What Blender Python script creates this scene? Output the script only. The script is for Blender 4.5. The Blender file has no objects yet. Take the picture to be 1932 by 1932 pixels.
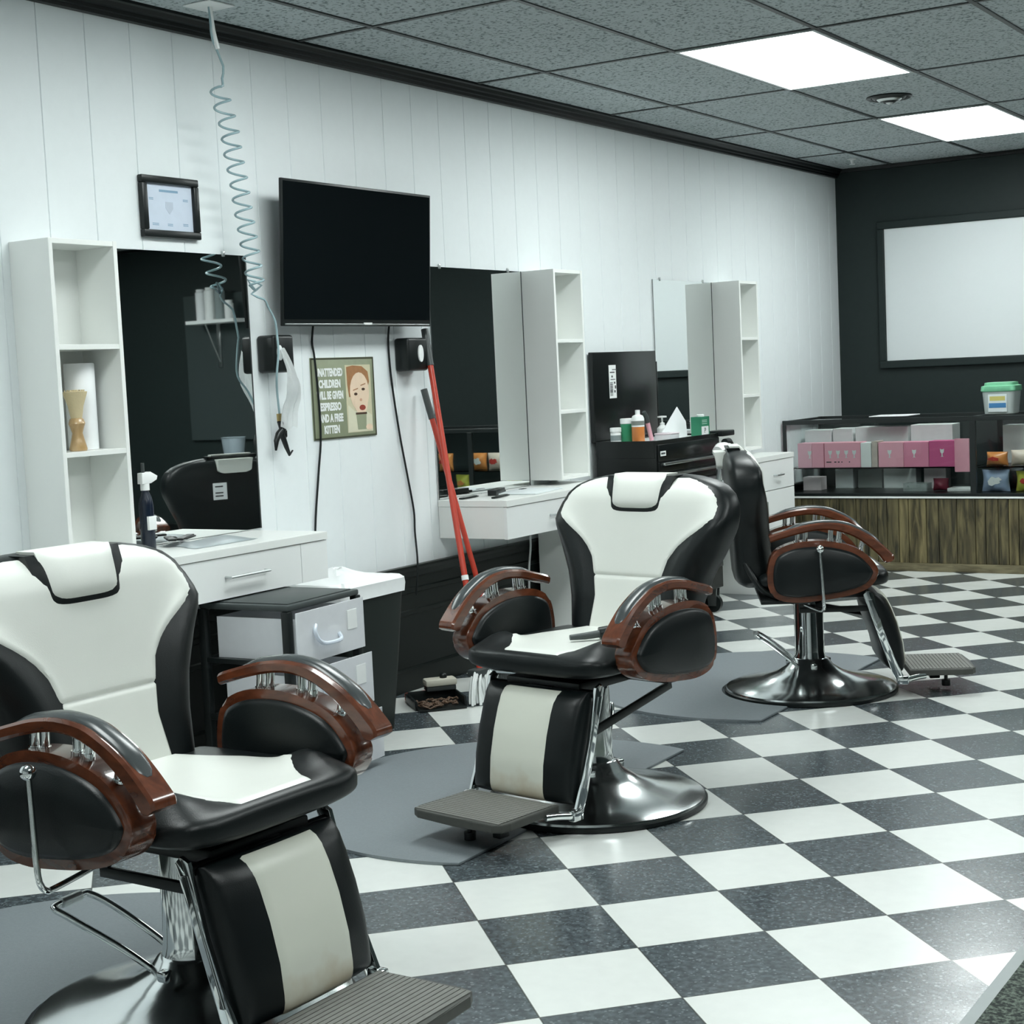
import bpy, bmesh, math, random
from mathutils import Vector, Matrix
random.seed(7)
PI = math.pi
SC = bpy.context.scene
COL = SC.collection

# ------------------------------------------------------------------ camera
CAM_Z = 1.2963
YAW, PITCH, ROLL, FPX = -0.5645, 0.0856, 0.0463, 3001.2


def make_camera():
    cy, sy, cp, sp = math.cos(YAW), math.sin(YAW), math.cos(PITCH), math.sin(PITCH)
    fwd = Vector((sy * cp, cy * cp, -sp))
    right = Vector((cy, -sy, 0))
    down = fwd.cross(right)
    c, s = math.cos(ROLL), math.sin(ROLL)
    r2 = c * right + s * down
    d2 = -s * right + c * down
    cam = bpy.data.cameras.new('camera')
    cam.sensor_width = 36
    cam.lens = 36 * FPX / 1932
    cam.clip_start = 0.02
    o = bpy.data.objects.new('camera', cam)
    COL.objects.link(o)
    m = Matrix.Identity(4)
    for k, v in enumerate((r2, -d2, -fwd)):
        for r in range(3):
            m[r][k] = v[r]
    m.translation = Vector((0, 0, CAM_Z))
    o.matrix_world = m
    SC.camera = o


make_camera()
W = bpy.data.worlds.new('world')
SC.world = W
W.use_nodes = True
W.node_tree.nodes['Background'].inputs[0].default_value = (0.75, 0.9, 1, 1)
W.node_tree.nodes['Background'].inputs[1].default_value = 0.25
SC.view_settings.view_transform = 'Standard'
SC.view_settings.look = 'None'
SC.view_settings.exposure = 0.95
SC.view_settings.gamma = 1.0
SC.view_settings.use_curve_mapping = False
LAMP = 9.0
SC.cycles.use_denoising = True
SC.cycles.max_bounces = 8
SC.cycles.diffuse_bounces = 4
SC.cycles.glossy_bounces = 4
SC.cycles.transmission_bounces = 6
SC.cycles.transparent_max_bounces = 8
SC.cycles.caustics_reflective = False
SC.cycles.caustics_refractive = False
SC.cycles.sample_clamp_indirect = 4.0

# ------------------------------------------------------------------ materials
MATS = {}


def mat(name, col, rough=0.5, metal=0.0, var=0.06, scale=30.0, bump=0.0, bscale=200.0, coat=0.0, spec=0.5, emit=None, alpha=None, trans=0.0):
    if name in MATS:
        return MATS[name]
    m = bpy.data.materials.new(name)
    m.use_nodes = True
    nt = m.node_tree
    b = nt.nodes['Principled BSDF']
    tc = nt.nodes.new('ShaderNodeTexCoord')
    nz = nt.nodes.new('ShaderNodeTexNoise')
    nz.inputs['Scale'].default_value = scale
    nz.inputs['Detail'].default_value = 4
    nt.links.new(tc.outputs['Object'], nz.inputs['Vector'])
    mx = nt.nodes.new('ShaderNodeMix')
    mx.data_type = 'RGBA'
    mx.inputs[6].default_value = [max(0, c * (1 - var)) for c in col[:3]] + [1]
    mx.inputs[7].default_value = [min(1, c * (1 + var)) for c in col[:3]] + [1]
    nt.links.new(nz.outputs['Fac'], mx.inputs[0])
    nt.links.new(mx.outputs[2], b.inputs['Base Color'])
    b.inputs['Roughness'].default_value = rough
    b.inputs['Metallic'].default_value = metal
    b.inputs['Coat Weight'].default_value = coat
    b.inputs['Coat Roughness'].default_value = 0.08
    b.inputs['Specular IOR Level'].default_value = spec
    b.inputs['Transmission Weight'].default_value = trans
    if alpha is not None:
        b.inputs['Alpha'].default_value = alpha
    if emit:
        b.inputs['Emission Color'].default_value = (*emit[0], 1)
        b.inputs['Emission Strength'].default_value = emit[1]
    if bump:
        n2 = nt.nodes.new('ShaderNodeTexNoise')
        n2.inputs['Scale'].default_value = bscale
        n2.inputs['Detail'].default_value = 3
        nt.links.new(tc.outputs['Object'], n2.inputs['Vector'])
        bp = nt.nodes.new('ShaderNodeBump')
        bp.inputs['Strength'].default_value = bump
        bp.inputs['Distance'].default_value = 0.002
        nt.links.new(n2.outputs['Fac'], bp.inputs['Height'])
        nt.links.new(bp.outputs['Normal'], b.inputs['Normal'])
    MATS[name] = m
    return m


def nd(nt, t, **kw):
    n = nt.nodes.new(t)
    for k, v in kw.items():
        setattr(n, k, v)
    return n


def mth(nt, op, a, b=None):
    n = nt.nodes.new('ShaderNodeMath')
    n.operation = op
    for i, x in enumerate((a, b)):
        if x is None:
            continue
        if isinstance(x, (int, float)):
            n.inputs[i].default_value = x
        else:
            nt.links.new(x, n.inputs[i])
    return n.outputs[0]


def mixc(nt, fac, a, b):
    n = nt.nodes.new('ShaderNodeMix')
    n.data_type = 'RGBA'
    for i, x in ((0, fac), (6, a), (7, b)):
        if isinstance(x, (int, float)):
            n.inputs[i].default_value = x
        elif isinstance(x, tuple):
            n.inputs[i].default_value = (*x[:3], 1)
        else:
            nt.links.new(x, n.inputs[i])
    return n.outputs[2]


def floor_material():
    m = bpy.data.materials.new('checker_vinyl_tile')
    m.use_nodes = True
    nt = m.node_tree
    b = nt.nodes['Principled BSDF']
    tc = nd(nt, 'ShaderNodeTexCoord')
    sp = nd(nt, 'ShaderNodeSeparateXYZ')
    nt.links.new(tc.outputs['Object'], sp.inputs[0])
    S, phi, fx, fy = 0.3048, 0.7889, -2.0964, 3.5012
    c, s = math.cos(phi) / S, math.sin(phi) / S
    dx = mth(nt, 'SUBTRACT', sp.outputs[0], fx)
    dy = mth(nt, 'SUBTRACT', sp.outputs[1], fy)
    u = mth(nt, 'ADD', mth(nt, 'MULTIPLY', dx, c), mth(nt, 'MULTIPLY', dy, s))
    v = mth(nt, 'SUBTRACT', mth(nt, 'MULTIPLY', dy, c), mth(nt, 'MULTIPLY', dx, s))
    fu, fv = mth(nt, 'FLOOR', u), mth(nt, 'FLOOR', v)
    par = mth(nt, 'FLOORED_MODULO', mth(nt, 'ADD', fu, fv), 2.0)     # 1 = dark tile
    # seam between tiles
    def edge(w):
        fr = mth(nt, 'FRACT', w)
        return mth(nt, 'MINIMUM', fr, mth(nt, 'SUBTRACT', 1.0, fr))
    seam = mth(nt, 'LESS_THAN', mth(nt, 'MINIMUM', edge(u), edge(v)), 0.006)
    n1 = nd(nt, 'ShaderNodeTexNoise')
    n1.inputs['Scale'].default_value = 62
    n1.inputs['Detail'].default_value = 4
    nt.links.new(tc.outputs['Object'], n1.inputs['Vector'])
    r1 = nd(nt, 'ShaderNodeValToRGB')
    r1.color_ramp.elements[0].position = 0.40
    r1.color_ramp.elements[0].color = (0.036, 0.046, 0.053, 1)
    r1.color_ramp.elements[1].position = 0.80
    r1.color_ramp.elements[1].color = (0.125, 0.15, 0.162, 1)
    nt.links.new(n1.outputs['Fac'], r1.inputs[0])
    n2 = nd(nt, 'ShaderNodeTexNoise')
    n2.inputs['Scale'].default_value = 26
    n2.inputs['Detail'].default_value = 5
    nt.links.new(tc.outputs['Object'], n2.inputs['Vector'])
    white = mixc(nt, n2.outputs['Fac'], (0.69, 0.715, 0.69), (0.76, 0.785, 0.755))
    # every tile a shade of its own
    wn = nd(nt, 'ShaderNodeTexWhiteNoise')
    wn.noise_dimensions = '2D'
    cb = nd(nt, 'ShaderNodeCombineXYZ')
    nt.links.new(fu, cb.inputs[0])
    nt.links.new(fv, cb.inputs[1])
    nt.links.new(cb.outputs[0], wn.inputs['Vector'])
    dark = mixc(nt, mth(nt, 'MULTIPLY', wn.outputs['Value'], 0.3), r1.outputs[0], (0.13, 0.155, 0.165))
    vo = nd(nt, 'ShaderNodeTexVoronoi')
    vo.inputs['Scale'].default_value = 85
    nt.links.new(tc.outputs['Object'], vo.inputs['Vector'])
    n4 = nd(nt, 'ShaderNodeTexNoise')
    n4.inputs['Scale'].default_value = 40
    nt.links.new(tc.outputs['Object'], n4.inputs['Vector'])
    speck = mth(nt, 'LESS_THAN', vo.outputs['Distance'], mth(nt, 'SUBTRACT', mth(nt, 'MULTIPLY', n4.outputs['Fac'], 0.9), 0.22))
    dark = mixc(nt, mth(nt, 'MULTIPLY', speck, 0.55), dark, (0.22, 0.26, 0.275))
    col = mixc(nt, par, white, dark)
    col = mixc(nt, mth(nt, 'MULTIPLY', seam, 0.8), col, (0.03, 0.035, 0.03))
    nt.links.new(col, b.inputs['Base Color'])
    n3 = nd(nt, 'ShaderNodeTexNoise')
    n3.inputs['Scale'].default_value = 5
    nt.links.new(tc.outputs['Object'], n3.inputs['Vector'])
    ro = mth(nt, 'ADD', mth(nt, 'MULTIPLY', n3.outputs['Fac'], 0.16), 0.14)
    nt.links.new(ro, b.inputs['Roughness'])
    b.inputs['Specular IOR Level'].default_value = 0.55
    return m


def wood_material(name, dark, light, stretch=(1, 1, 1), rough=0.25, coat=0.5, scale=9.0):
    if name in MATS:
        return MATS[name]
    m = bpy.data.materials.new(name)
    m.use_nodes = True
    nt = m.node_tree
    b = nt.nodes['Principled BSDF']
    tc = nd(nt, 'ShaderNodeTexCoord')
    mp = nd(nt, 'ShaderNodeMapping')
    mp.inputs['Scale'].default_value = stretch
    nt.links.new(tc.outputs['Object'], mp.inputs[0])
    nz = nd(nt, 'ShaderNodeTexNoise')
    nz.inputs['Scale'].default_value = scale
    nz.inputs['Detail'].default_value = 8
    nz.inputs['Distortion'].default_value = 0.6
    nt.links.new(mp.outputs[0], nz.inputs['Vector'])
    r = nd(nt, 'ShaderNodeValToRGB')
    r.color_ramp.elements[0].position = 0.35
    r.color_ramp.elements[0].color = (*dark, 1)
    r.color_ramp.elements[1].position = 0.68
    r.color_ramp.elements[1].color = (*light, 1)
    nt.links.new(nz.outputs['Fac'], r.inputs[0])
    nt.links.new(r.outputs[0], b.inputs['Base Color'])
    b.inputs['Roughness'].default_value = rough
    b.inputs['Coat Weight'].default_value = coat
    b.inputs['Coat Roughness'].default_value = 0.06
    MATS[name] = m
    return m


def ceiling_material():
    m = bpy.data.materials.new('fissured_ceiling_tile')
    m.use_nodes = True
    nt = m.node_tree
    b = nt.nodes['Principled BSDF']
    tc = nd(nt, 'ShaderNodeTexCoord')
    n1 = nd(nt, 'ShaderNodeTexNoise')
    n1.inputs['Scale'].default_value = 70
    n1.inputs['Detail'].default_value = 4
    nt.links.new(tc.outputs['Object'], n1.inputs['Vector'])
    r = nd(nt, 'ShaderNodeValToRGB')
    r.color_ramp.elements[0].position = 0.36
    r.color_ramp.elements[0].color = (0.18, 0.21, 0.215, 1)
    r.color_ramp.elements[1].position = 0.47
    r.color_ramp.elements[1].color = (0.50, 0.55, 0.56, 1)
    nt.links.new(n1.outputs['Fac'], r.inputs[0])
    nt.links.new(r.outputs[0], b.inputs['Base Color'])
    b.inputs['Roughness'].default_value = 0.9
    b.inputs['Specular IOR Level'].default_value = 0.1
    return m


def leather_pad_material():
    """cream calf pad with brownish scuffing near its lower hem"""
    m = bpy.data.materials.new('scuffed_cream_vinyl')
    m.use_nodes = True
    nt = m.node_tree
    b = nt.nodes['Principled BSDF']
    tc = nd(nt, 'ShaderNodeTexCoord')
    sp = nd(nt, 'ShaderNodeSeparateXYZ')
    nt.links.new(tc.outputs['Object'], sp.inputs[0])
    nz = nd(nt, 'ShaderNodeTexNoise')
    nz.inputs['Scale'].default_value = 14
    nz.inputs['Detail'].default_value = 6
    nt.links.new(tc.outputs['Object'], nz.inputs['Vector'])
    h = mth(nt, 'SUBTRACT', 0.2, sp.outputs[2])
    h = mth(nt, 'MULTIPLY', h, 6.0)
    f = mth(nt, 'MULTIPLY', mth(nt, 'ADD', h, mth(nt, 'SUBTRACT', nz.outputs['Fac'], 0.62)), 1.1)
    n = nt.nodes.new('ShaderNodeClamp')
    nt.links.new(f, n.inputs[0])
    n.inputs[2].default_value = 0.6
    col = mixc(nt, n.outputs[0], (0.72, 0.735, 0.645), (0.45, 0.33, 0.18))
    nt.links.new(col, b.inputs['Base Color'])
    b.inputs['Roughness'].default_value = 0.35
    return m


WHITE_WALL = mat('white_painted_panelling', (0.82, 0.865, 0.875), 0.45, bump=0.06, bscale=60, var=0.02)
DARK_WALL = mat('charcoal_wall_paint', (0.015, 0.024, 0.0235), 0.6, spec=0.3, bump=0.05, bscale=90, var=0.12)
BLACK_TRIM = mat('black_gloss_trim', (0.005, 0.007, 0.007), 0.35, var=0.1, spec=0.3)
WAINSCOT = mat('black_wainscot_paint', (0.006, 0.009, 0.008), 0.4, var=0.1, spec=0.3)
LAMINATE = mat('white_laminate', (0.83, 0.85, 0.825), 0.35, var=0.015, scale=8)
LAMINATE_EDGE = mat('white_laminate_front', (0.84, 0.86, 0.85), 0.3, var=0.015, scale=8)
MIRROR = mat('silvered_mirror', (0.93, 0.96, 0.95), 0.015, 1.0, var=0.005)
BLACK_VINYL = mat('black_vinyl', (0.005, 0.0075, 0.008), 0.36, spec=0.32, bump=0.15, bscale=420, var=0.1)
CREAM_VINYL = mat('cream_vinyl', (0.72, 0.74, 0.695), 0.36, bump=0.08, bscale=420, var=0.03, scale=10)
CREAM_PAD = leather_pad_material()
CHROME = mat('chrome', (0.78, 0.81, 0.81), 0.07, 1.0, var=0.03)
BRUSHED = mat('brushed_steel', (0.6, 0.63, 0.63), 0.28, 1.0, var=0.08)
BLACK_METAL = mat('black_metal', (0.012, 0.015, 0.015), 0.35, 0.3, var=0.1)
BLACK_PLASTIC = mat('black_plastic', (0.008, 0.011, 0.011), 0.34, var=0.1, spec=0.35)
DARK_GREY = mat('dark_grey_plastic', (0.045, 0.055, 0.055), 0.45, var=0.1)
RUBBER = mat('grey_rubber_mat', (0.19, 0.215, 0.23), 0.55, bump=0.25, bscale=500, var=0.15, scale=160)
RUBBER_TREAD = mat('worn_rubber_tread', (0.155, 0.155, 0.142), 0.6, var=0.2, scale=60)
ARM_WOOD = wood_material('reddish_varnished_wood', (0.075, 0.021, 0.009), (0.145, 0.041, 0.017), (1.5, 4, 4), 0.22, 0.7, 9)
PLANK_WOOD = wood_material('olive_brown_planks', (0.045, 0.036, 0.014), (0.25, 0.205, 0.095), (4, 4, 0.5), 0.55, 0.0, 8)
PLANK_WOOD2 = wood_material('dark_brown_planks', (0.028, 0.024, 0.011), (0.17, 0.14, 0.065), (4, 4, 0.5), 0.55, 0.0, 9)
ARMTOP = mat('grey_black_arm_padding', (0.05, 0.058, 0.06), 0.25, var=0.1)
RED_POLE = mat('red_painted_pole', (0.50, 0.045, 0.022), 0.35, var=0.12)
WHITE_PLASTIC = mat('white_plastic', (0.88, 0.9, 0.89), 0.35, var=0.02)
CLEAR_PLASTIC = mat('frosted_clear_plastic', (0.90, 0.92, 0.95), 0.2, var=0.05, alpha=0.6)
TEAL_HOSE = mat('pale_blue_hose', (0.40, 0.56, 0.60), 0.25, var=0.05, trans=0.2)
PAPER = mat('pale_paper', (0.80, 0.82, 0.83), 0.7, var=0.02)
GREEN = mat('green_plastic', (0.03, 0.27, 0.13), 0.35, var=0.08)
GREEN_LABEL = mat('dark_green_carton', (0.02, 0.19, 0.10), 0.45, var=0.08)
ORANGE = mat('amber_liquid', (0.62, 0.22, 0.06), 0.2, var=0.08)
PINK = mat('pink_carton', (0.90, 0.42, 0.52), 0.5, var=0.04)
PINK_PALE = mat('pale_pink_carton', (0.92, 0.50, 0.60), 0.5, var=0.04)
PINK_MID = mat('rose_carton', (0.82, 0.28, 0.42), 0.5, var=0.04)
MAGENTA = mat('magenta_carton', (0.62, 0.10, 0.27), 0.5, var=0.04)
PINK_CLOTH = mat('pink_packet', (0.90, 0.40, 0.50), 0.4, var=0.1)
MAT_MARK = mat('white_print', (0.82, 0.84, 0.83), 0.5, var=0.01)
DARK_PRINT = mat('black_print', (0.012, 0.014, 0.014), 0.5, var=0.05)


def glass_material():
    m = bpy.data.materials.new('clear_glass')
    m.use_nodes = True
    nt = m.node_tree
    nt.nodes.remove(nt.nodes['Principled BSDF'])
    out = nt.nodes['Material Output']
    tr = nd(nt, 'ShaderNodeBsdfTransparent')
    tr.inputs[0].default_value = (0.97, 0.99, 0.985, 1)
    gl = nd(nt, 'ShaderNodeBsdfGlossy')
    gl.inputs['Roughness'].default_value = 0.02
    fr = nd(nt, 'ShaderNodeFresnel')
    fr.inputs[0].default_value = 1.3
    mx = nd(nt, 'ShaderNodeMixShader')
    nt.links.new(fr.outputs[0], mx.inputs[0])
    nt.links.new(tr.outputs[0], mx.inputs[1])
    nt.links.new(gl.outputs[0], mx.inputs[2])
    nt.links.new(mx.outputs[0], out.inputs['Surface'])
    return m


GLASS = glass_material()


def colour(name, rgb, rough=0.45, var=0.05, **kw):
    return mat(name, rgb, rough, var=var, **kw)


# ------------------------------------------------------------------ geometry helpers
def obj(name, bm, m, parent=None, smooth=True, angle=38):
    me = bpy.data.meshes.new(name)
    bmesh.ops.recalc_face_normals(bm, faces=bm.faces)
    bm.to_mesh(me)
    bm.free()
    mm = m if isinstance(m, (list, tuple)) else [m]
    for x in mm:
        me.materials.append(x)
    if smooth:
        for p in me.polygons:
            p.use_smooth = True
        me.set_sharp_from_angle(angle=math.radians(angle))
    o = bpy.data.objects.new(name, me)
    COL.objects.link(o)
    if parent:
        o.parent = parent
    return o


def BM():
    return bmesh.new()


def box(bm, x0, x1, y0, y1, z0, z1, bev=0.0, seg=2, M=None, mi=0):
    b2 = BM()
    vs = [b2.verts.new(p) for p in ((x0, y0, z0), (x1, y0, z0), (x1, y1, z0), (x0, y1, z0), (x0, y0, z1), (x1, y0, z1), (x1, y1, z1), (x0, y1, z1))]
    for f in ((0, 3, 2, 1), (4, 5, 6, 7), (0, 1, 5, 4), (1, 2, 6, 5), (2, 3, 7, 6), (3, 0, 4, 7)):
        b2.faces.new([vs[i] for i in f])
    if bev:
        bmesh.ops.bevel(b2, geom=b2.edges[:], offset=bev, segments=seg, affect='EDGES', profile=0.5)
    join(bm, b2, M, mi)
    return bm


def join(bm, b2, M=None, mi=0):
    if M is not None:
        bmesh.ops.transform(b2, matrix=M, verts=b2.verts)
    mp = {v: bm.verts.new(v.co) for v in b2.verts}
    for f in b2.faces:
        try:
            nf = bm.faces.new([mp[v] for v in f.verts])
            nf.material_index = mi
        except ValueError:
            pass
    b2.free()


def frame_to(d):
    d = d.normalized()
    up = Vector((0, 0, 1)) if abs(d.z) < 0.95 else Vector((1, 0, 0))
    a = d.cross(up).normalized()
    return a, a.cross(d).normalized()


def cyl(bm, p0, p1, r0, r1=None, seg=20, cap=True):
    p0, p1 = Vector(p0), Vector(p1)
    r1 = r0 if r1 is None else r1
    a, b = frame_to(p1 - p0)
    rings = []
    for p, r in ((p0, r0), (p1, r1)):
        rings.append([bm.verts.new(p + r * (math.cos(t) * a + math.sin(t) * b)) for t in [2 * PI * k / seg for k in range(seg)]])
    for k in range(seg):
        bm.faces.new((rings[0][k], rings[0][(k + 1) % seg], rings[1][(k + 1) % seg], rings[1][k]))
    if cap:
        bm.faces.new(rings[0][::-1])
        bm.faces.new(rings[1])
    return bm


def sphere(bm, c, r, seg=16, sz=(1, 1, 1)):
    b2 = BM()
    bmesh.ops.create_uvsphere(b2, u_segments=seg, v_segments=max(6, seg // 2), radius=r)
    join(bm, b2, Matrix.Translation(c) @ Matrix.Diagonal((*sz, 1)))
    return bm


def catmull(pts, n=6, closed=False):
    P = [Vector(p) for p in pts]
    out = []
    N = len(P)
    rng = range(N) if closed else range(N - 1)
    for i in rng:
        if closed:
            a, b, c, d = P[(i - 1) % N], P[i], P[(i + 1) % N], P[(i + 2) % N]
        else:
            a, b, c, d = P[max(i - 1, 0)], P[i], P[i + 1], P[min(i + 2, N - 1)]
        for k in range(n):
            t = k / n
            out.append(0.5 * ((2 * b) + (c - a) * t + (2 * a - 5 * b + 4 * c - d) * t * t + (3 * b - a - 3 * c + d) * t ** 3))
    if not closed:
        out.append(P[-1])
    return out


def tube(bm, pts, r, seg=10, closed=False, smooth=0):
    P = catmull(pts, smooth, closed) if smooth else [Vector(p) for p in pts]
    n = len(P)
    rings = []
    prev = None
    for i, p in enumerate(P):
        if closed:
            d = P[(i + 1) % n] - P[i - 1]
        else:
            d = P[min(i + 1, n - 1)] - P[max(i - 1, 0)]
        d.normalize()
        if prev is None:
            a, b = frame_to(d)
        else:
            a = (prev - d * prev.dot(d)).normalized()
            b = a.cross(d)
        prev = a
        rr = r[i] if isinstance(r, (list, tuple)) else r
        rings.append([bm.verts.new(p + rr * (math.cos(t) * a + math.sin(t) * b)) for t in [2 * PI * k / seg for k in range(seg)]])
    for i in range(n if closed else n - 1):
        A, B = rings[i], rings[(i + 1) % n]
        for k in range(seg):
            bm.faces.new((A[k], A[(k + 1) % seg], B[(k + 1) % seg], B[k]))
    if not closed:
        bm.faces.new(rings[0][::-1])
        bm.faces.new(rings[-1])
    return bm


def lathe(bm, prof, c=(0, 0, 0), seg=40, cap0=True, cap1=True):
    c = Vector(c)
    rings = []
    for r, z in prof:
        rings.append([bm.verts.new(c + Vector((r * math.cos(2 * PI * k / seg), r * math.sin(2 * PI * k / seg), z))) for k in range(seg)])
    for A, B in zip(rings, rings[1:]):
        for k in range(seg):
            bm.faces.new((A[k], A[(k + 1) % seg], B[(k + 1) % seg], B[k]))
    if cap0:
        bm.faces.new(rings[0][::-1])
    if cap1:
        bm.faces.new(rings[-1])
    return bm


def loft(bm, rows, closed=True, cap=True):
    R = [[bm.verts.new(p) for p in row] for row in rows]
    n = len(R[0])
    for A, B in zip(R, R[1:]):
        for k in range(n if closed else n - 1):
            bm.faces.new((A[k], A[(k + 1) % n], B[(k + 1) % n], B[k]))
    if cap and closed:
        bm.faces.new(R[0][::-1])
        bm.faces.new(R[-1])
    return bm


def prism(bm, poly, fn, d0, d1, bev=0.0, seg=2):
    """closed 2D outline extruded from d0 to d1; fn(a, b, d) -> 3D point"""
    b2 = BM()
    A = [b2.verts.new(fn(a, b, d0)) for a, b in poly]
    B = [b2.verts.new(fn(a, b, d1)) for a, b in poly]
    n = len(poly)
    fa = b2.faces.new(A[::-1])
    fb = b2.faces.new(B)
    for k in range(n):
        b2.faces.new((A[k], A[(k + 1) % n], B[(k + 1) % n], B[k]))
    if bev:
        ed = [e for e in b2.edges if (e in fa.edges[:] or e in fb.edges[:])]
        bmesh.ops.bevel(b2, geom=ed, offset=bev, segments=seg, affect='EDGES', profile=0.5)
    join(bm, b2)
    return bm


def interp(tab, x):
    if x <= tab[0][0]:
        return tab[0][1]
    for (a, fa), (b, fb) in zip(tab, tab[1:]):
        if x <= b:
            return fa + (fb - fa) * (x - a) / (b - a)
    return tab[-1][1]


def tag(o, label, cat, group=None, kind=None):
    if label:
        o['label'] = label
    if cat:
        o['category'] = cat
    if group:
        o['group'] = group
    if kind:
        o['kind'] = kind
    return o


def thing(name, label, cat, loc=(0, 0, 0), rz=0.0, group=None):
    o = bpy.data.objects.new(name, None)
    o.empty_display_size = 0.05
    COL.objects.link(o)
    o.location = loc
    o.rotation_euler = (0, 0, rz)
    return tag(o, label, cat, group)


def struct(name, bm, m, smooth=False):
    o = obj(name, bm, m, smooth=smooth)
    o['kind'] = 'structure'
    return o


def text_bm(s, size, M, extrude=0.0006, align='CENTER', squeeze=1.0, bold=0.0):
    cu = bpy.data.curves.new('lettering', 'FONT')
    cu.body = s
    cu.size = size
    cu.align_x = align
    cu.align_y = 'CENTER'
    cu.extrude = extrude
    cu.offset = bold
    cu.resolution_u = 3
    o = bpy.data.objects.new('lettering', cu)
    COL.objects.link(o)
    dg = bpy.context.evaluated_depsgraph_get()
    me = bpy.data.meshes.new_from_object(o.evaluated_get(dg))
    bpy.data.objects.remove(o)
    bpy.data.curves.remove(cu)
    b = BM()
    b.from_mesh(me)
    bpy.data.meshes.remove(me)
    bmesh.ops.transform(b, matrix=M @ Matrix.Diagonal((squeeze, 1, 1, 1)), verts=b.verts)
    return b


def face_x(x, y, z):      # local plane on the left wall: right = +Y, up = +Z, out = +X
    return Matrix(((0, 0, 1, x), (1, 0, 0, y), (0, 1, 0, z), (0, 0, 0, 1)))


def face_my(x, y, z):     # plane facing the room from the back: right = +X, up = +Z, out = -Y
    return Matrix(((1, 0, 0, x), (0, 0, -1, y), (0, 1, 0, z), (0, 0, 0, 1)))


# ------------------------------------------------------------------ room shell
XW, YB, XR, YF, ZC = -3.92, 10.485, 3.3, -1.6, 2.581


def room():
    b = BM()
    box(b, XW - 0.1, XR + 0.1, YF - 0.1, YB + 0.1, -0.1, 0)
    struct('floor', b, floor_material())
    b = BM()
    box(b, XW - 0.1, XR + 0.1, YF - 0.1, YB + 0.1, ZC, ZC + 0.1)
    struct('ceiling', b, ceiling_material())
    # grooved panelling on the left wall, one V groove every 0.2 m
    pr = []
    y = 3.543 - 0.2 * 26
    pr.append((YF - 0.1, 0.0))
    while y < YB:
        if y - 0.006 > YF:
            pr += [(y - 0.0024, 0.0), (y - 0.0006, -0.004), (y + 0.0006, -0.004), (y + 0.0024, 0.0)]
        y += 0.2
    pr.append((YB + 0.1, 0.0))
    b = BM()
    lo = [b.verts.new((XW + d, yy, 0)) for yy, d in pr]
    hi = [b.verts.new((XW + d, yy, ZC)) for yy, d in pr]
    for k in range(len(pr) - 1):
        b.faces.new((lo[k], lo[k + 1], hi[k + 1], hi[k]))
    bk = [b.verts.new((XW - 0.1, yy, zz)) for yy, zz in ((YF - 0.1, 0), (YB + 0.1, 0), (YB + 0.1, ZC), (YF - 0.1, ZC))]
    b.faces.new(bk)
    struct('wall_left', b, WHITE_WALL)
    b = BM()
    box(b, XW - 0.1, XR + 0.1, YB, YB + 0.1, 0, ZC)
    struct('wall_back', b, DARK_WALL)
    b = BM()
    box(b, XR, XR + 0.1, YF, YB, 0, ZC)
    struct('wall_right', b, DARK_WALL)
    b = BM()
    box(b, XW, XR, YF - 0.1, YF, 0, ZC)
    struct('wall_front', b, mat('pale_front_wall', (0.75, 0.78, 0.78), 0.6))
    # black cornice, stepped
    b = BM()
    prof = [(0, 2.525), (0.018, 2.527), (0.02, 2.538), (0.028, 2.541), (0.03, 2.552), (0.042, 2.556), (0.05, 2.568), (0.06, 2.572), (0.062, ZC), (0, ZC)]
    prism(b, prof, lambda a, z, d: (XW + a, d, z), YF, YB)
    struct('trim_1', b, BLACK_TRIM)
    b = BM()
    prism(b, [(0, 2.555), (0.012, 2.557), (0.02, 2.57), (0.03, ZC), (0, ZC)], lambda a, z, d: (d, YB - a, z), XW, XR)
    struct('trim_2', b, BLACK_TRIM)
    # black wainscot
    b = BM()
    prof = [(0, 0), (0.02, 0), (0.02, 0.088), (0.014, 0.094), (0.008, 0.097), (0.008, 0.315), (0.013, 0.32), (0.013, 0.335), (0.008, 0.34), (0.008, 0.405),
            (0.015, 0.41), (0.015, 0.425), (0.008, 0.43), (0.008, 0.47), (0.016, 0.478), (0.02, 0.5), (0.03, 0.514), (0.03, 0.524), (0, 0.524)]
    prism(b, prof, lambda a, z, d: (XW + a, d, z), YF, YB)
    struct('baseboard_left', b, WAINSCOT)
    b = BM()
    box(b, XW, XR, YB - 0.015, YB, 0, 0.1, 0.003)
    struct('baseboard_back', b, BLACK_TRIM)
    # ceiling grid
    b = BM()
    x = -3.519
    while x < XR:
        box(b, x - 0.010, x + 0.010, YF, YB, ZC - 0.005, ZC + 0.001)
        x += 0.61
    y = 4.761 - 1.22 * 5
    while y < YB:
        box(b, XW, XR, y - 0.010, y + 0.010, ZC - 0.0045, ZC + 0.001)
        y += 1.22
    struct('trim_3', b, mat('dark_grid_bar', (0.03, 0.036, 0.036), 0.4))  # bars coloured near black to stand for the shadow lines along the grid
    # dark moulding round the white screen on the back wall
    b = BM()
    for (x0, x1, z0, z1) in ((-3.63, -1.9, 2.156, 2.206), (-3.63, -1.9, 1.226, 1.276), (-3.63, -3.585, 1.276, 2.156), (-1.95, -1.9, 1.276, 2.156)):
        box(b, x0, x1, YB - 0.03, YB, z0, z1, 0.006)
    struct('trim_4', b, DARK_WALL)


room()

GLOW = None


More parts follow.
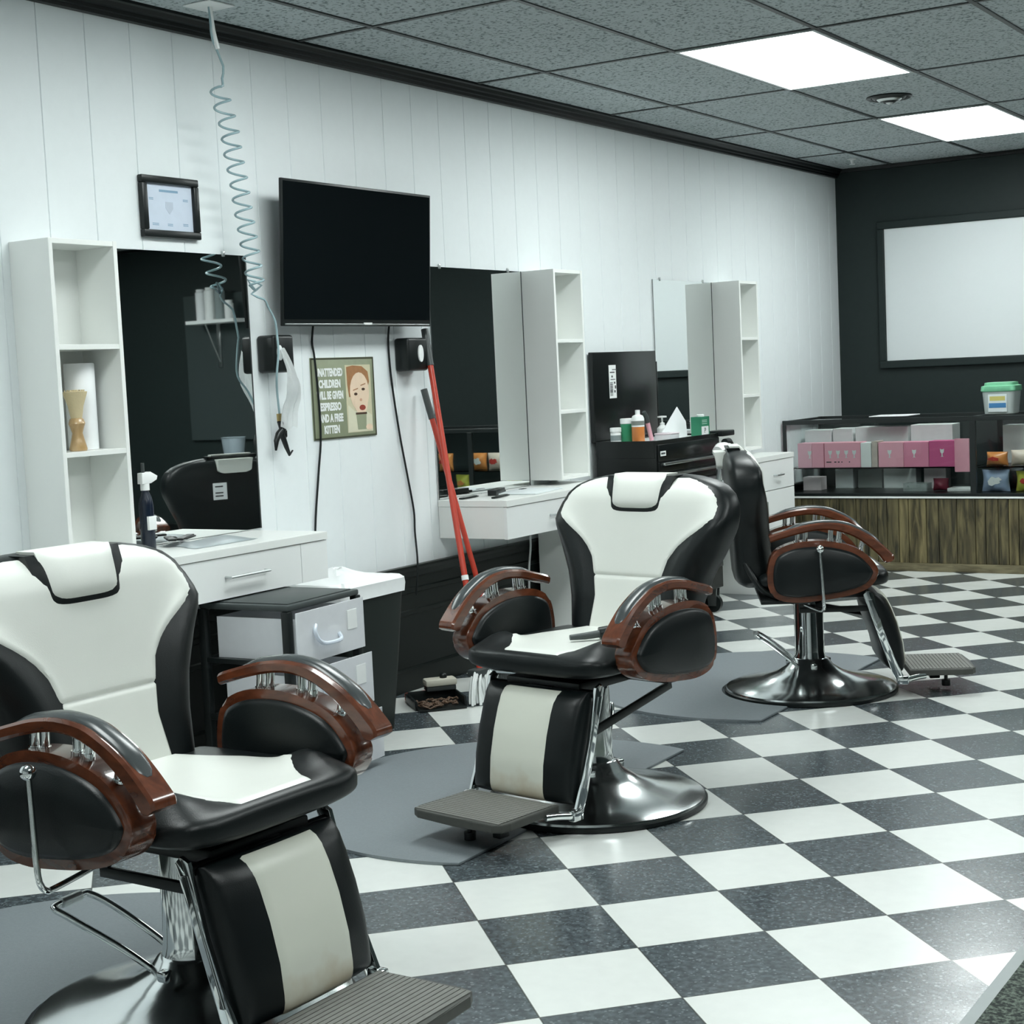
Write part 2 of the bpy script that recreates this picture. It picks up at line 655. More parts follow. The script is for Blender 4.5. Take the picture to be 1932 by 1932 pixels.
def lamp_material():
    m = bpy.data.materials.new('glowing_diffuser')
    m.use_nodes = True
    nt = m.node_tree
    b = nt.nodes['Principled BSDF']
    b.inputs['Base Color'].default_value = (0.8, 0.85, 0.85, 1)
    b.inputs['Roughness'].default_value = 0.6
    tc = nd(nt, 'ShaderNodeTexCoord')
    nz = nd(nt, 'ShaderNodeTexNoise')
    nz.inputs['Scale'].default_value = 90
    nt.links.new(tc.outputs['Object'], nz.inputs['Vector'])
    st = mth(nt, 'ADD', mth(nt, 'MULTIPLY', nz.outputs['Fac'], 0.1 * LAMP), 0.95 * LAMP)
    b.inputs['Emission Color'].default_value = (0.93, 1.0, 0.985, 1)
    nt.links.new(st, b.inputs['Emission Strength'])
    return m


def ceiling_lights():
    gm = lamp_material()
    fm = mat('white_lamp_frame', (0.6, 0.64, 0.64), 0.4)

    def one(x, y, label):
        t = thing('ceiling_light', label, 'ceiling light', (x, y, ZC), 0, 'ceiling light panels')
        b = BM()
        for (x0, x1, y0, y1) in ((-0.3, 0.3, -0.605, -0.59), (-0.3, 0.3, 0.59, 0.605), (-0.3, -0.285, -0.59, 0.59), (0.285, 0.3, -0.59, 0.59)):
            box(b, x0, x1, y0, y1, -0.009, -0.0002)
        obj('frame', b, fm, t, smooth=False)
        b = BM()
        box(b, -0.285, 0.285, -0.59, 0.59, -0.007, -0.001)
        obj('diffuser', b, gm, t, smooth=False)
    cx = -2.604
    one(cx + 2.44, 1.711, 'added fill panel on the ceiling straight above the camera, outside the frame')  # fill lamp added to brighten the chair fronts
    one(cx + 4.88, 8.4, 'added fill panel on the ceiling in the far right corner, outside the frame')  # lamp added to lift the dark right side and back wall in the mirror
    one(cx, 6.591, 'glowing ceiling panel, the larger of two, toward the middle chair')
    one(cx, 9.031, 'glowing ceiling panel farther back, above the display case')
    one(cx, 4.151, 'added unseen ceiling panel over the nearest barber chair, outside the frame')  # unseen lamp, added by judgement to match the light by the chairs
    one(cx + 2.44, 4.151, 'added unseen ceiling panel right of the camera, outside the frame')  # unseen lamp, added for light from the camera side
    one(cx + 2.44, 7.811, 'added unseen ceiling panel over the right side of the shop, outside the frame')  # unseen lamp, added and positioned to suit the overall light
    one(cx, 1.711, 'added fill panel on the ceiling left of the camera, outside the frame')  # fill lamp added near the camera, never in view


ceiling_lights()


def ceiling_bits():
    t = thing('ceiling_vent', 'round black ceiling vent between the two glowing panels', 'vent', (-2.625, 7.8, ZC - 0.0005))
    b = BM()
    lathe(b, [(0.11, 0), (0.112, -0.006), (0.104, -0.011), (0.088, -0.006), (0.088, 0)], seg=36)
    obj('rim', b, BLACK_METAL, t)
    for k, (r, z) in enumerate(((0.082, -0.010), (0.060, -0.018), (0.038, -0.026), (0.017, -0.034))):
        b = BM()
        lathe(b, [(r, z + 0.008), (r + 0.002, z + 0.004), (r - 0.012, z - 0.006), (max(0.002, r - 0.016), z - 0.004), (max(0.002, r - 0.014), z + 0.008)], seg=32)
        obj('cone', b, BRUSHED if k % 2 else BLACK_METAL, t)
    b = BM()
    cyl(b, (0, 0, -0.034), (0, 0, 0), 0.006)
    obj('stem', b, BLACK_METAL, t)
    t = thing('sprinkler_head', 'small pale sprinkler head in the dark back corner of the ceiling', 'sprinkler', (-3.617, 9.99, ZC - 0.0005))
    b = BM()
    lathe(b, [(0.03, 0), (0.03, -0.004), (0.012, -0.008), (0.008, -0.03), (0.018, -0.033), (0.018, -0.036)], seg=20)
    obj('body', b, WHITE_PLASTIC, t)


ceiling_bits()

# ------------------------------------------------------------------ barber chairs
ARM_OUT = [(-0.136, 0.603), (-0.160, 0.577), (-0.172, 0.537), (-0.176, 0.493), (-0.170, 0.452), (-0.152, 0.425), (-0.12, 0.409), (-0.062, 0.402), (0.011, 0.407),
           (0.084, 0.416), (0.156, 0.432), (0.2, 0.453), (0.226, 0.485), (0.233, 0.516), (0.212, 0.552), (0.175, 0.588), (0.125, 0.612), (0.053, 0.629), (-0.019, 0.632), (-0.085, 0.624)]


def inset(poly, d, cx=0.02, cz=0.517):
    out = []
    n = len(poly)
    for i in range(n):
        a, b, c = Vector(poly[i - 1]), Vector(poly[i]), Vector(poly[(i + 1) % n])
        t = (c - a).normalized()
        nrm = Vector((-t.y, t.x))
        if nrm.dot(Vector((cx, cz)) - b) < 0:
            nrm = -nrm
        p = b + nrm * d
        out.append((p.x, p.y))
    return out


def make_chair(label, loc, yaw, tilt=-0.245, soil=CREAM_PAD, rest=0.0):
    # local axes: +X forward, +Y the sitter's left
    t = thing('barber_chair', label, 'barber chair', (loc[0], loc[1], 0), yaw, 'hydraulic barber chairs')
    # --- base
    b = BM()
    lathe(b, [(0.326, 0.012), (0.332, 0.016), (0.330, 0.024), (0.312, 0.030), (0.26, 0.040), (0.19, 0.056), (0.13, 0.078), (0.09, 0.104), (0.072, 0.13), (0.062, 0.135)], seg=64)
    obj('base', b, mat('worn_chrome', (0.78, 0.81, 0.81), 0.15, 1.0, var=0.05), t)
    b = BM()
    lathe(b, [(0.33, 0.0005), (0.338, 0.003), (0.339, 0.014), (0.333, 0.018), (0.326, 0.014)], seg=64)
    obj('base_ring', b, BLACK_PLASTIC, t)
    b = BM()
    lathe(b, [(0.064, 0.125), (0.062, 0.135), (0.058, 0.16), (0.0565, 0.35), (0.054, 0.362), (0.03, 0.364)], seg=40)
    obj('column', b, CHROME, t)
    b = BM()
    cyl(b, (0, 0, 0.36), (0, 0, 0.40), 0.032, seg=24)
    obj('piston', b, BLACK_METAL, t)
    for k in range(3):
        a = 0.6 + k * 2.1
        b = BM()
        M = Matrix.Rotation(a, 4, 'Z')
        box(b, 0.055, 0.098, -0.012, 0.012, 0.10, 0.122, 0.004, M=M)
        obj('clamp', b, CHROME, t)
    # --- pump lever: steel loop at the sitter's right rear
    b = BM()
    tube(b, [(-0.045, -0.06, 0.10), (-0.10, -0.10, 0.155), (-0.18, -0.165, 0.228), (-0.205, -0.178, 0.245), (-0.212, -0.165, 0.25), (-0.212, -0.10, 0.252), (-0.205, -0.085, 0.25),
             (-0.17, -0.06, 0.225), (-0.10, -0.02, 0.165), (-0.045, 0.01, 0.11)], 0.0075, 10, smooth=5)
    pl = obj('pump_lever', b, CHROME, t)
    b = BM()
    tube(b, [(-0.212, -0.155, 0.25), (-0.213, -0.105, 0.252)], 0.011, 12)
    obj('pedal_grip', b, BRUSHED, pl)
    # --- under-seat frame
    b = BM()
    box(b, -0.17, 0.22, -0.14, 0.14, 0.385, 0.415, 0.006)
    box(b, -0.2, 0.0, -0.29, 0.29, 0.39, 0.405, 0.003)
    obj('seat_frame', b, BLACK_METAL, t)
    # --- seat cushion
    Wt = [(-0.20, 0.235), (-0.19, 0.255), (-0.15, 0.268), (0.2, 0.272), (0.235, 0.266), (0.26, 0.252), (0.276, 0.235), (0.287, 0.205), (0.291, 0.17)]
    Ht = [(-0.20, 0.55), (-0.19, 0.8), (-0.17, 1), (0.235, 1), (0.26, 0.96), (0.276, 0.86), (0.287, 0.66), (0.291, 0.4)]
    pz = 3.2

    def seat_h(f, s, w, h):
        u = min(1, abs(s) / w)
        z = 0.468 + 0.037 * h * (1 - u ** pz) ** (1 / pz)
        z += 0.034 * math.exp(-((abs(s) - 0.19) / 0.05) ** 2 - ((f - 0.175) / 0.06) ** 2)
        z += 0.006 * math.exp(-((abs(s) - 0.23) / 0.04) ** 2)
        return z
    rows = []
    fs = [-0.20, -0.195, -0.185, -0.17, -0.14, -0.09, -0.04, 0.01, 0.05, 0.09, 0.13, 0.165, 0.2, 0.225, 0.245, 0.26, 0.27, 0.278, 0.284, 0.288, 0.291]
    for f in fs:
        w, h = interp(Wt, f), interp(Ht, f)
        row = []
        for k in range(44):
            a = 2 * PI * k / 44
            c, s = math.cos(a), math.sin(a)
            y = w * math.copysign(abs(c) ** (2 / pz), c)
            zz = math.copysign(abs(s) ** (2 / pz), s)
            if zz >= 0:
                z = seat_h(f, y, w, h)
            else:
                z = 0.468 + 0.034 * h * zz
            row.append((f, y, z))
        rows.append(row)
    b = BM()
    loft(b, rows)
    obj('seat', b, BLACK_VINYL, t)
    wt = [(-0.16, 0.14), (-0.08, 0.165), (0.0, 0.20), (0.05, 0.208), (0.09, 0.21), (0.12, 0.198), (0.16, 0.166), (0.2, 0.135), (0.235, 0.115), (0.27, 0.106)]
    rows = []
    n = 22
    fl = [-0.165 + 0.437 * k / 36 for k in range(37)]
    for i, f in enumerate(fl):
        w = interp(wt, f)
        row = []
        for k in range(n + 1):
            s = -w + 2 * w * k / n
            z = seat_h(f, s, interp(Wt, f), interp(Ht, f)) + (0.0035 if 0 < k < n and 0 < i < len(fl) - 1 else -0.003)
            row.append((f, s, z))
        rows.append(row)
    b = BM()
    loft(b, rows, closed=False, cap=False)
    obj('seat_panel', b, CREAM_VINYL, t)['label'] = 'cream centre of the seat'
    # --- backrest
    OW = [(0.44, 0.17), (0.45, 0.19), (0.46, 0.203), (0.50, 0.217), (0.594, 0.238), (0.667, 0.262), (0.73, 0.296), (0.80, 0.327), (0.84, 0.333), (0.88, 0.326), (0.91, 0.309), (0.935, 0.278), (0.952, 0.235), (0.963, 0.18), (0.969, 0.13)]
    ODp = [(0.44, 0.06), (0.45, 0.1), (0.47, 0.13), (0.9, 0.135), (0.93, 0.125), (0.95, 0.105), (0.963, 0.075), (0.969, 0.035)]
    PW = [(0.47, 0.125), (0.50, 0.127), (0.60, 0.120), (0.664, 0.134), (0.72, 0.152), (0.75, 0.175), (0.78, 0.208), (0.80, 0.24), (0.82, 0.27), (0.835, 0.292), (0.848, 0.309), (0.88, 0.308), (0.91, 0.291), (0.935, 0.258), (0.952, 0.212), (0.961, 0.165)]
    pb = 3.6

    def spine(z):
        return -0.163 + tilt * (z - 0.493) - 0.02 * max(0, (z - 0.9) / 0.07) ** 2 * 0.5

    def back_front(s, z):
        w, d = interp(OW, z), interp(ODp, z)
        u = min(1, abs(s) / w)
        wp = interp(PW, z)
        f = spine(z) - 0.065 + d / 2 * (1 - u ** pb) ** (1 / pb)
        f += 0.027 * math.exp(-((abs(s) - (w + wp) / 2) / 0.055) ** 2) * (1 if z < (0.83 if tilt < -0.2 else 0.9) else max(0, 1 - (z - (0.83 if tilt < -0.2 else 0.9)) / 0.06))
        f -= 0.004 * math.exp(-((z - 0.664) / 0.005) ** 2) * (abs(s) < wp)
        return f
    zs = [0.44, 0.445, 0.452, 0.465, 0.485] + [0.51 + 0.02 * k for k in range(19)] + [0.88, 0.895, 0.91, 0.922, 0.933, 0.942, 0.95, 0.957, 0.963, 0.967, 0.969]
    rows = []
    for z in zs:
        w, d = interp(OW, z), interp(ODp, z)
        row = []
        for k in range(56):
            a = 2 * PI * k / 56
            c, s = math.cos(a), math.sin(a)
            y = w * math.copysign(abs(c) ** (2 / pb), c)
            if s >= 0:
                f = back_front(y, z)
            else:
                f = spine(z) - 0.065 - d / 2 * abs(s) ** (2 / pb)
            row.append((f, y, z))
        rows.append(row)
    b = BM()
    loft(b, rows)
    obj('backrest', b, BLACK_VINYL, t)
    rows = []
    n = 30
    zl = [0.472 + 0.01 * k for k in range(18)] + [0.652, 0.657, 0.661, 0.664, 0.667, 0.671, 0.676] + [0.684 + 0.0115 * k for k in range(24)] + [0.954, 0.959, 0.961]
    for i, z in enumerate(zl):
        w = interp(PW, z)
        row = []
        for k in range(n + 1):
            s = -w + 2 * w * k / n
            rim = k in (0, n) or i in (0, len(zl) - 1)
            row.append((back_front(s, z) + (-0.003 if rim else 0.004), s, z))
        rows.append(row)
    b = BM()
    loft(b, rows, closed=False, cap=False)
    obj('back_panel', b, CREAM_VINYL, t)['label'] = 'cream panel on the front of the backrest'
    # headrest in its dark notch
    def pad_rows(hw0, hw1, z0, z1, off, bulge, nn=16, m=14, back=-0.06):
        off, back = off + rest, back + rest * 0.6
        z0, z1 = z0 - rest * 0.2, z1 - rest * 0.2
        rr = []
        for i in range(m + 1):
            v = i / m
            z = z0 + (z1 - z0) * v
            w = (hw0 + (hw1 - hw0) * v) * (1 - (1 - min(1, (v + 0.001) / 0.22)) ** 2.4 * 0.35)
            e = (1 - abs(2 * v - 1) ** 5)
            row = []
            for k in range(nn + 1):
                u = -1 + 2 * k / nn
                row.append((spine(z) + off + bulge * e * (1 - abs(u) ** 5), u * w, z))
            row += [(spine(z) + back, w, z), (spine(z) + back, -w, z)]
            rr.append(row)
        return rr
    b = BM()
    loft(b, pad_rows(0.112, 0.127, 0.847, 0.968, 0.0, 0.0095, back=-0.07))
    hr = obj('headrest', b, BLACK_VINYL, t)
    b = BM()
    loft(b, pad_rows(0.090, 0.101, 0.867, 0.974, 0.004, 0.017, back=-0.055))
    obj('headrest_cushion', b, CREAM_VINYL, hr)['label'] = 'cream headrest cushion'
    b = BM()
    loft(b, pad_rows(0.082, 0.088, 0.885, 0.952, -0.105 - rest, 0.0, back=-0.152 - rest * 0.6))
    obj('headrest_flap', b, CREAM_VINYL, hr)['label'] = 'cream flap behind the headrest'
    b = BM()
    box(b, spine(0.83) - 0.137, spine(0.83) - 0.134, -0.11, -0.04, 0.77, 0.85, 0.001)
    ct = obj('care_tag', b, PAPER, t, smooth=False)
    b = BM()
    for zz in (0.785, 0.80, 0.83):
        box(b, spine(0.83) - 0.1374, spine(0.83) - 0.1369, -0.1, -0.06, zz, zz + 0.006, 0)
    obj('tag_print', b, DARK_PRINT, ct, smooth=False)
    # hinge brackets behind the seat
    for s in (-1, 1):
        b = BM()
        tube(b, [(-0.12, s * 0.235, 0.40), (-0.2, s * 0.235, 0.45), (-0.26, s * 0.21, 0.56)], 0.012, 10, smooth=4)
        obj('hinge_bracket', b, BLACK_METAL, t)
    # --- arms
    out = [(p.x, p.y) for p in catmull([(a, c, 0) for a, c in ARM_OUT], 3, True)]
    pad = inset(out, 0.022)
    pad2 = inset(out, 0.034)
    upper = [(-0.165, 0.655), (-0.148, 0.662), (-0.09, 0.678), (-0.035, 0.691), (0.038, 0.699), (0.11, 0.691), (0.163, 0.670), (0.21, 0.643), (0.245, 0.614), (0.272, 0.588), (0.29, 0.568), (0.292, 0.553)]
    lower = [(-0.160, 0.630), (-0.142, 0.636), (-0.091, 0.650), (-0.018, 0.666), (0.04, 0.671), (0.09, 0.664), (0.144, 0.643), (0.185, 0.616), (0.215, 0.59), (0.24, 0.565), (0.256, 0.543), (0.272, 0.541)]
    for sd in (-1, 1):
        y = lambda v: sd * v
        b = BM()
        prism(b, out, lambda a, c, d: (a, y(d), c), 0.280, 0.343, 0.006)
        arm = obj('armrest', b, ARM_WOOD, t)
        for d0, d1 in ((0.340, 0.358), (0.283, 0.266)):
            b = BM()
            A = [b.verts.new((p[0], y(d0), p[1])) for p in pad]
            B = [b.verts.new((p[0], y(d0 + (d1 - d0) * 0.6), p[1])) for p in pad]
            C = [b.verts.new((p[0], y(d1), p[1])) for p in pad2]
            ctr = b.verts.new((0.025, y(d1 + (d1 - d0) * 0.35), 0.517))
            D = [b.verts.new(((p[0] - 0.025) * 0.5 + 0.025, y(d1 + (d1 - d0) * 0.25), (p[1] - 0.517) * 0.5 + 0.517)) for p in pad2]
            n = len(A)
            for k in range(n):
                q = (k + 1) % n
                b.faces.new((A[k], A[q], B[q], B[k]))
                b.faces.new((B[k], B[q], C[q], C[k]))
                b.faces.new((C[k], C[q], D[q], D[k]))
                b.faces.new((D[k], D[q], ctr))
            b.faces.new(A[::-1])
            obj('side_pad', b, BLACK_VINYL, arm, angle=70)
        U = [(p.x, p.y) for p in catmull([(a, c, 0) for a, c in upper], 3)]
        L = [(p.x, p.y) for p in catmull([(a, c, 0) for a, c in lower], 3)]
        b = BM()
        rows = []
        for (uf, uz), (lf, lz) in zip(U, L):
            e = 0.006
            du = Vector((uf - lf, uz - lz)).normalized() * e
            rows.append([(uf, y(0.280 + e), uz), (uf, y(0.343 - e), uz), (uf - du.x, y(0.343), uz - du.y), (lf + du.x, y(0.343), lz + du.y),
                         (lf, y(0.343 - e), lz), (lf, y(0.280 + e), lz), (lf + du.x, y(0.280), lz + du.y), (uf - du.x, y(0.280), uz - du.y)])
        loft(b, rows)
        obj('arm_rail', b, ARM_WOOD, arm, angle=30)
        # soft strip along the rail top
        b = BM()
        rows = []
        sel = U[5:26]
        for i, (uf, uz) in enumerate(sel):
            e = min(1, i / 2.5, (len(sel) - 1 - i) / 2.5)
            hw = 0.021 * (0.3 + 0.7 * math.sqrt(max(0, min(1, e))))
            hh = 0.009 * max(0.12, e)
            row = []
            for k in range(12):
                a = 2 * PI * k / 12
                row.append((uf, y(0.3115 + hw * math.cos(a)), uz + (hh * math.sin(a) if math.sin(a) > 0 else 0.004 * math.sin(a))))
            rows.append(row)
        loft(b, rows)
        obj('rail_pad', b, ARMTOP, arm)
        for f0, f1 in ((-0.062, -0.058), (-0.032, -0.028), (0.062, 0.066), (0.092, 0.097), (0.168, 0.182)):
            z0 = 0.618 if f0 < 0.15 else 0.578
            z1 = interp([(a, c) for a, c in lower], f1) + 0.006
            b = BM()
            cyl(b, (f0, y(0.3115), z0), (f1, y(0.3115), z1), 0.0095, seg=14)
            cyl(b, (f0, y(0.3115), z0), (f0 + (f1 - f0) * 0.3, y(0.3115), z0 + (z1 - z0) * 0.3), 0.0125, seg=14)
            obj('post', b, CHROME, arm)
    # --- recline lever on the sitter's right
    b = BM()
    tube(b, [(0.017, -0.392, 0.6), (0.020, -0.392, 0.52), (0.024, -0.392, 0.42), (0.026, -0.388, 0.392), (0.024, -0.375, 0.378), (0.012, -0.345, 0.372), (-0.03, -0.2, 0.372)], 0.0062, 10, smooth=4)
    lv = obj('recline_lever', b, CHROME, t)
    b = BM()
    sphere(b, (0.017, -0.392, 0.606), 0.0155, 18)
    obj('knob', b, CHROME, lv)
    # --- leg rest
    for s in (-1, 1):
        b = BM()
        prism(b, [(0.19, 0.405), (0.205, 0.42), (0.226, 0.41), (0.262, 0.27), (0.302, 0.16), (0.342, 0.07), (0.335, 0.055), (0.31, 0.062), (0.285, 0.12), (0.235, 0.27)], lambda a, c, d: (a, s * d, c), 0.196, 0.207, 0.002)
        prism(b, [(0.208, 0.385), (0.222, 0.385), (0.256, 0.27), (0.300, 0.14), (0.290, 0.14), (0.246, 0.26)], lambda a, c, d: (a, s * d, c), 0.206, 0.211, 0.001)
        obj('leg_strut', b, CHROME, t)
        b = BM()
        if s > 0:
            M = Matrix.Translation((0.033, s * 0.18, 0.315)) @ Matrix.Rotation(0.19, 4, 'Y')
            box(b, -0.195, 0.2, -0.007, 0.007, -0.012, 0.012, 0.003, M=M)
        else:
            box(b, -0.05, 0.215, s * 0.18 - 0.007, s * 0.18 + 0.007, 0.338, 0.36, 0.003)
            box(b, -0.05, -0.025, s * 0.18 - 0.006, s * 0.18 + 0.006, 0.36, 0.40, 0.002)
        obj('link_bar', b, BLACK_METAL, t)
        b = BM()
        tube(b, [(0.32, s * 0.20, 0.075), (0.345, s * 0.198, 0.072), (0.385, s * 0.18, 0.077), (0.42, s * 0.165, 0.079)], 0.011, 10, smooth=3)
        box(b, 0.31, 0.352, s * 0.2 - 0.012, s * 0.2 + 0.012, 0.055, 0.088, 0.004)
        obj('plate_bracket', b, CHROME, t)
    b = BM()
    box(b, 0.19, 0.235, -0.05, 0.05, 0.375, 0.40, 0.004)
    cyl(b, (0.212, -0.2, 0.388), (0.212, 0.2, 0.388), 0.012)
    obj('leg_hinge', b, BLACK_METAL, t)
    FZ = [(0.095, 0.335), (0.105, 0.352), (0.13, 0.357), (0.2, 0.350), (0.28, 0.330), (0.34, 0.308), (0.37, 0.293), (0.388, 0.276), (0.398, 0.255)]
    DZ = [(0.095, 0.03), (0.105, 0.065), (0.13, 0.10), (0.3, 0.115), (0.36, 0.105), (0.388, 0.075), (0.398, 0.03)]
    zl = [0.095, 0.098, 0.103, 0.112, 0.125] + [0.14 + 0.02 * k for k in range(11)] + [0.352, 0.362, 0.372, 0.381, 0.388, 0.394, 0.398]

    def calf(s, z):
        u = min(1, abs(s) / 0.188)
        d = interp(DZ, z)
        return interp(FZ, z) - d / 2 + d / 2 * (1 - u ** 4) ** 0.25 - 0.008 * (s / 0.19) ** 2
    rows = []
    for z in zl:
        d = interp(DZ, z)
        row = []
        for k in range(40):
            a = 2 * PI * k / 40
            c, s = math.cos(a), math.sin(a)
            y = 0.188 * math.copysign(abs(c) ** 0.5, c)
            f = calf(y, z) if s >= 0 else interp(FZ, z) - d / 2 - d / 2 * abs(s) ** 0.5
            row.append((f, y, z))
        rows.append(row)
    b = BM()
    loft(b, rows)
    cp = obj('calf_pad', b, BLACK_VINYL, t)
    rows = []
    zl2 = [0.097] + zl[1:-1] + [0.397]
    for i, z in enumerate(zl2):
        row = []
        for k in range(17):
            s = -0.106 + 0.212 * k / 16
            rim = k in (0, 16) or i in (0, len(zl2) - 1)
            row.append((calf(s, z) + (-0.003 if rim else 0.004), s, z + (0.003 if z > 0.37 and not rim else 0)))
        rows.append(row)
    b = BM()
    loft(b, rows, closed=False, cap=False)
    obj('calf_panel', b, soil, cp)['label'] = 'cream centre of the calf pad, scuffed at the hem'
    # --- footplate
    b = BM()
    r = 0.03
    out = []
    for cx, cy, a0 in ((0.612 - r, 0.172 - r, 0), (0.612 - r, -0.172 + r, -PI / 2), ):
        pass
    P = [(0.362, -0.165), (0.57, -0.172), (0.6, -0.165), (0.614, -0.14), (0.619, 0), (0.614, 0.14), (0.6, 0.165), (0.57, 0.172), (0.362, 0.165)]
    prism(b, P, lambda a, c, d: (a, c, d), 0.078, 0.102, 0.004)
    fp = obj('footplate', b, mat('dark_plate_rubber', (0.05, 0.052, 0.046), 0.55, var=0.2, scale=60), t, smooth=False)
    b = BM()
    for k in range(17):
        f = 0.372 + k * 0.0138
        box(b, f, f + 0.0112, -0.158, 0.158, 0.101, 0.1042)
    obj('tread', b, RUBBER_TREAD, fp, smooth=False)
    b = BM()
    cyl(b, (0.52, -0.03, 0.03), (0.52, -0.03, 0.08), 0.007)
    cyl(b, (0.52, -0.03, 0.012), (0.52, -0.03, 0.034), 0.017)
    obj('stop_foot', b, BLACK_PLASTIC, fp)
    b = BM()
    cyl(b, (0.49, 0.06, 0.045), (0.49, 0.06, 0.08), 0.006)
    box(b, 0.47, 0.51, 0.045, 0.075, 0.025, 0.05, 0.004)
    obj('stop_block', b, BLACK_METAL, fp)
    return t


CH = [(-2.325, 2.348), (-2.345, 4.098), (-2.354, 5.868)]
make_chair('nearest barber chair, cream and black, ball-topped lever by its wooden arm', CH[0], math.radians(-2.42))
make_chair('middle barber chair, cream front and headrest turned toward the camera', CH[1], math.radians(-99.6))
make_chair('farthest barber chair, side view, black oval arm pad facing the camera', CH[2], math.radians(26.6), -0.06, rest=-0.05)


def floor_mat(label, base, c, r, cut):
    P = []
    a0 = math.asin(min(1, max(-1, (cut - c[0]) / r)))
    # disc arc on the wall side of the cut line, then along the cut to the notch, round the notch, and on
    h = math.sqrt(r * r - (cut - c[0]) ** 2)
    top, bot = c[1] + h, c[1] - h
    st = math.atan2(top - c[1], cut - c[0])
    en = math.atan2(bot - c[1], cut - c[0]) + 2 * PI
    n = 64
    for k in range(n + 1):
        a = st + (en - st) * k / n
        P.append((c[0] + r * math.cos(a), c[1] + r * math.sin(a)))
    rn = 0.35
    dx = cut - base[0]
    hy = math.sqrt(rn * rn - dx * dx)
    s2 = math.atan2(-hy, dx)
    e2 = math.atan2(hy, dx)
    # go the wall-side way round
    s2 = s2 % (2 * PI)
    e2 = e2 % (2 * PI)
    for k in range(25):
        a = s2 + (e2 - s2) * k / 24
        P.append((base[0] + rn * math.cos(a), base[1] + rn * math.sin(a)))
    b = BM()
    prism(b, P, lambda a, d, z: (a, d, z), 0.0004, 0.009, 0.003)
    tag(obj('floor_mat', b, RUBBER), label, 'floor mat', 'round rubber mats under the chairs')


floor_mat('round grey rubber mat around the base of the nearest barber chair', CH[0], (-2.66, 2.28), 0.67, -2.34)
floor_mat('round grey rubber mat around the base of the middle barber chair', CH[1], (-2.60, 4.087), 0.72, -2.375)
floor_mat('round grey rubber mat around the base of the farthest barber chair', CH[2], (-2.577, 5.92), 0.70, -2.31)

# ------------------------------------------------------------------ styling stations along the left wall
GAP = 0.0005


def shelf_unit(label, y0, y1):
    t = thing('wall_shelf', label, 'shelf', (XW + GAP, y0, 0.80), 0, 'tall white open shelf units')
    d, w, h, th = 0.175, y1 - y0, 0.975, 0.016
    for a in (0, w - th):
        b = BM()
        box(b, 0, d, a, a + th, 0, h, 0.001)
        obj('side_panel', b, LAMINATE, t, smooth=False)
    for z in (0, 0.307, 0.637, h - th):
        b = BM()
        box(b, 0.006, d - 0.001, th, w - th, z, z + th, 0.001)
        obj('shelf_board', b, LAMINATE, t, smooth=False)
    b = BM()
    box(b, 0, 0.006, th, w - th, th, h - th)
    obj('back_panel', b, LAMINATE, t, smooth=False)


shelf_unit('tall white open shelf unit left of the nearest mirror, holding a brush', 3.372, 3.652)
shelf_unit('tall white open shelf unit beside the half-hidden mirror behind the middle chair', 6.362, 6.63)
shelf_unit('tall white open shelf unit nearest the display case, farthest from the camera', 8.44, 8.70)


def wall_mirror(label, y0, y1):
    t = thing('wall_mirror', label, 'mirror', (XW + GAP, y0, 0.778), 0, 'frameless wall mirrors')
    w, h = y1 - y0, 0.997
    b = BM()
    box(b, 0, 0.005, 0, w, 0, h, 0.0008, 1)
    obj('glass', b, MIRROR, t, smooth=False)
    for ya in (0, w - 0.004):
        b = BM()
        box(b, 0.005, 0.0065, ya, ya + 0.004, 0, h, 0)
        obj('edge_strip', b, DARK_GREY, t, smooth=False)
    for yy, zz in ((w * 0.12, h), (w * 0.85, h)):
        b = BM()
        box(b, 0, 0.009, yy - 0.006, yy + 0.006, zz - 0.008, zz + 0.012, 0.002)
        obj('mirror_clip', b, BRUSHED, t)


wall_mirror('frameless wall mirror next to the nearest shelf, reflecting the dark far side', 3.66, 4.45)
wall_mirror('frameless wall mirror behind the red poles, partly covered by the television', 5.60, 6.355)
wall_mirror('frameless wall mirror above the black tool chest end, reflecting white', 7.69, 8.435)


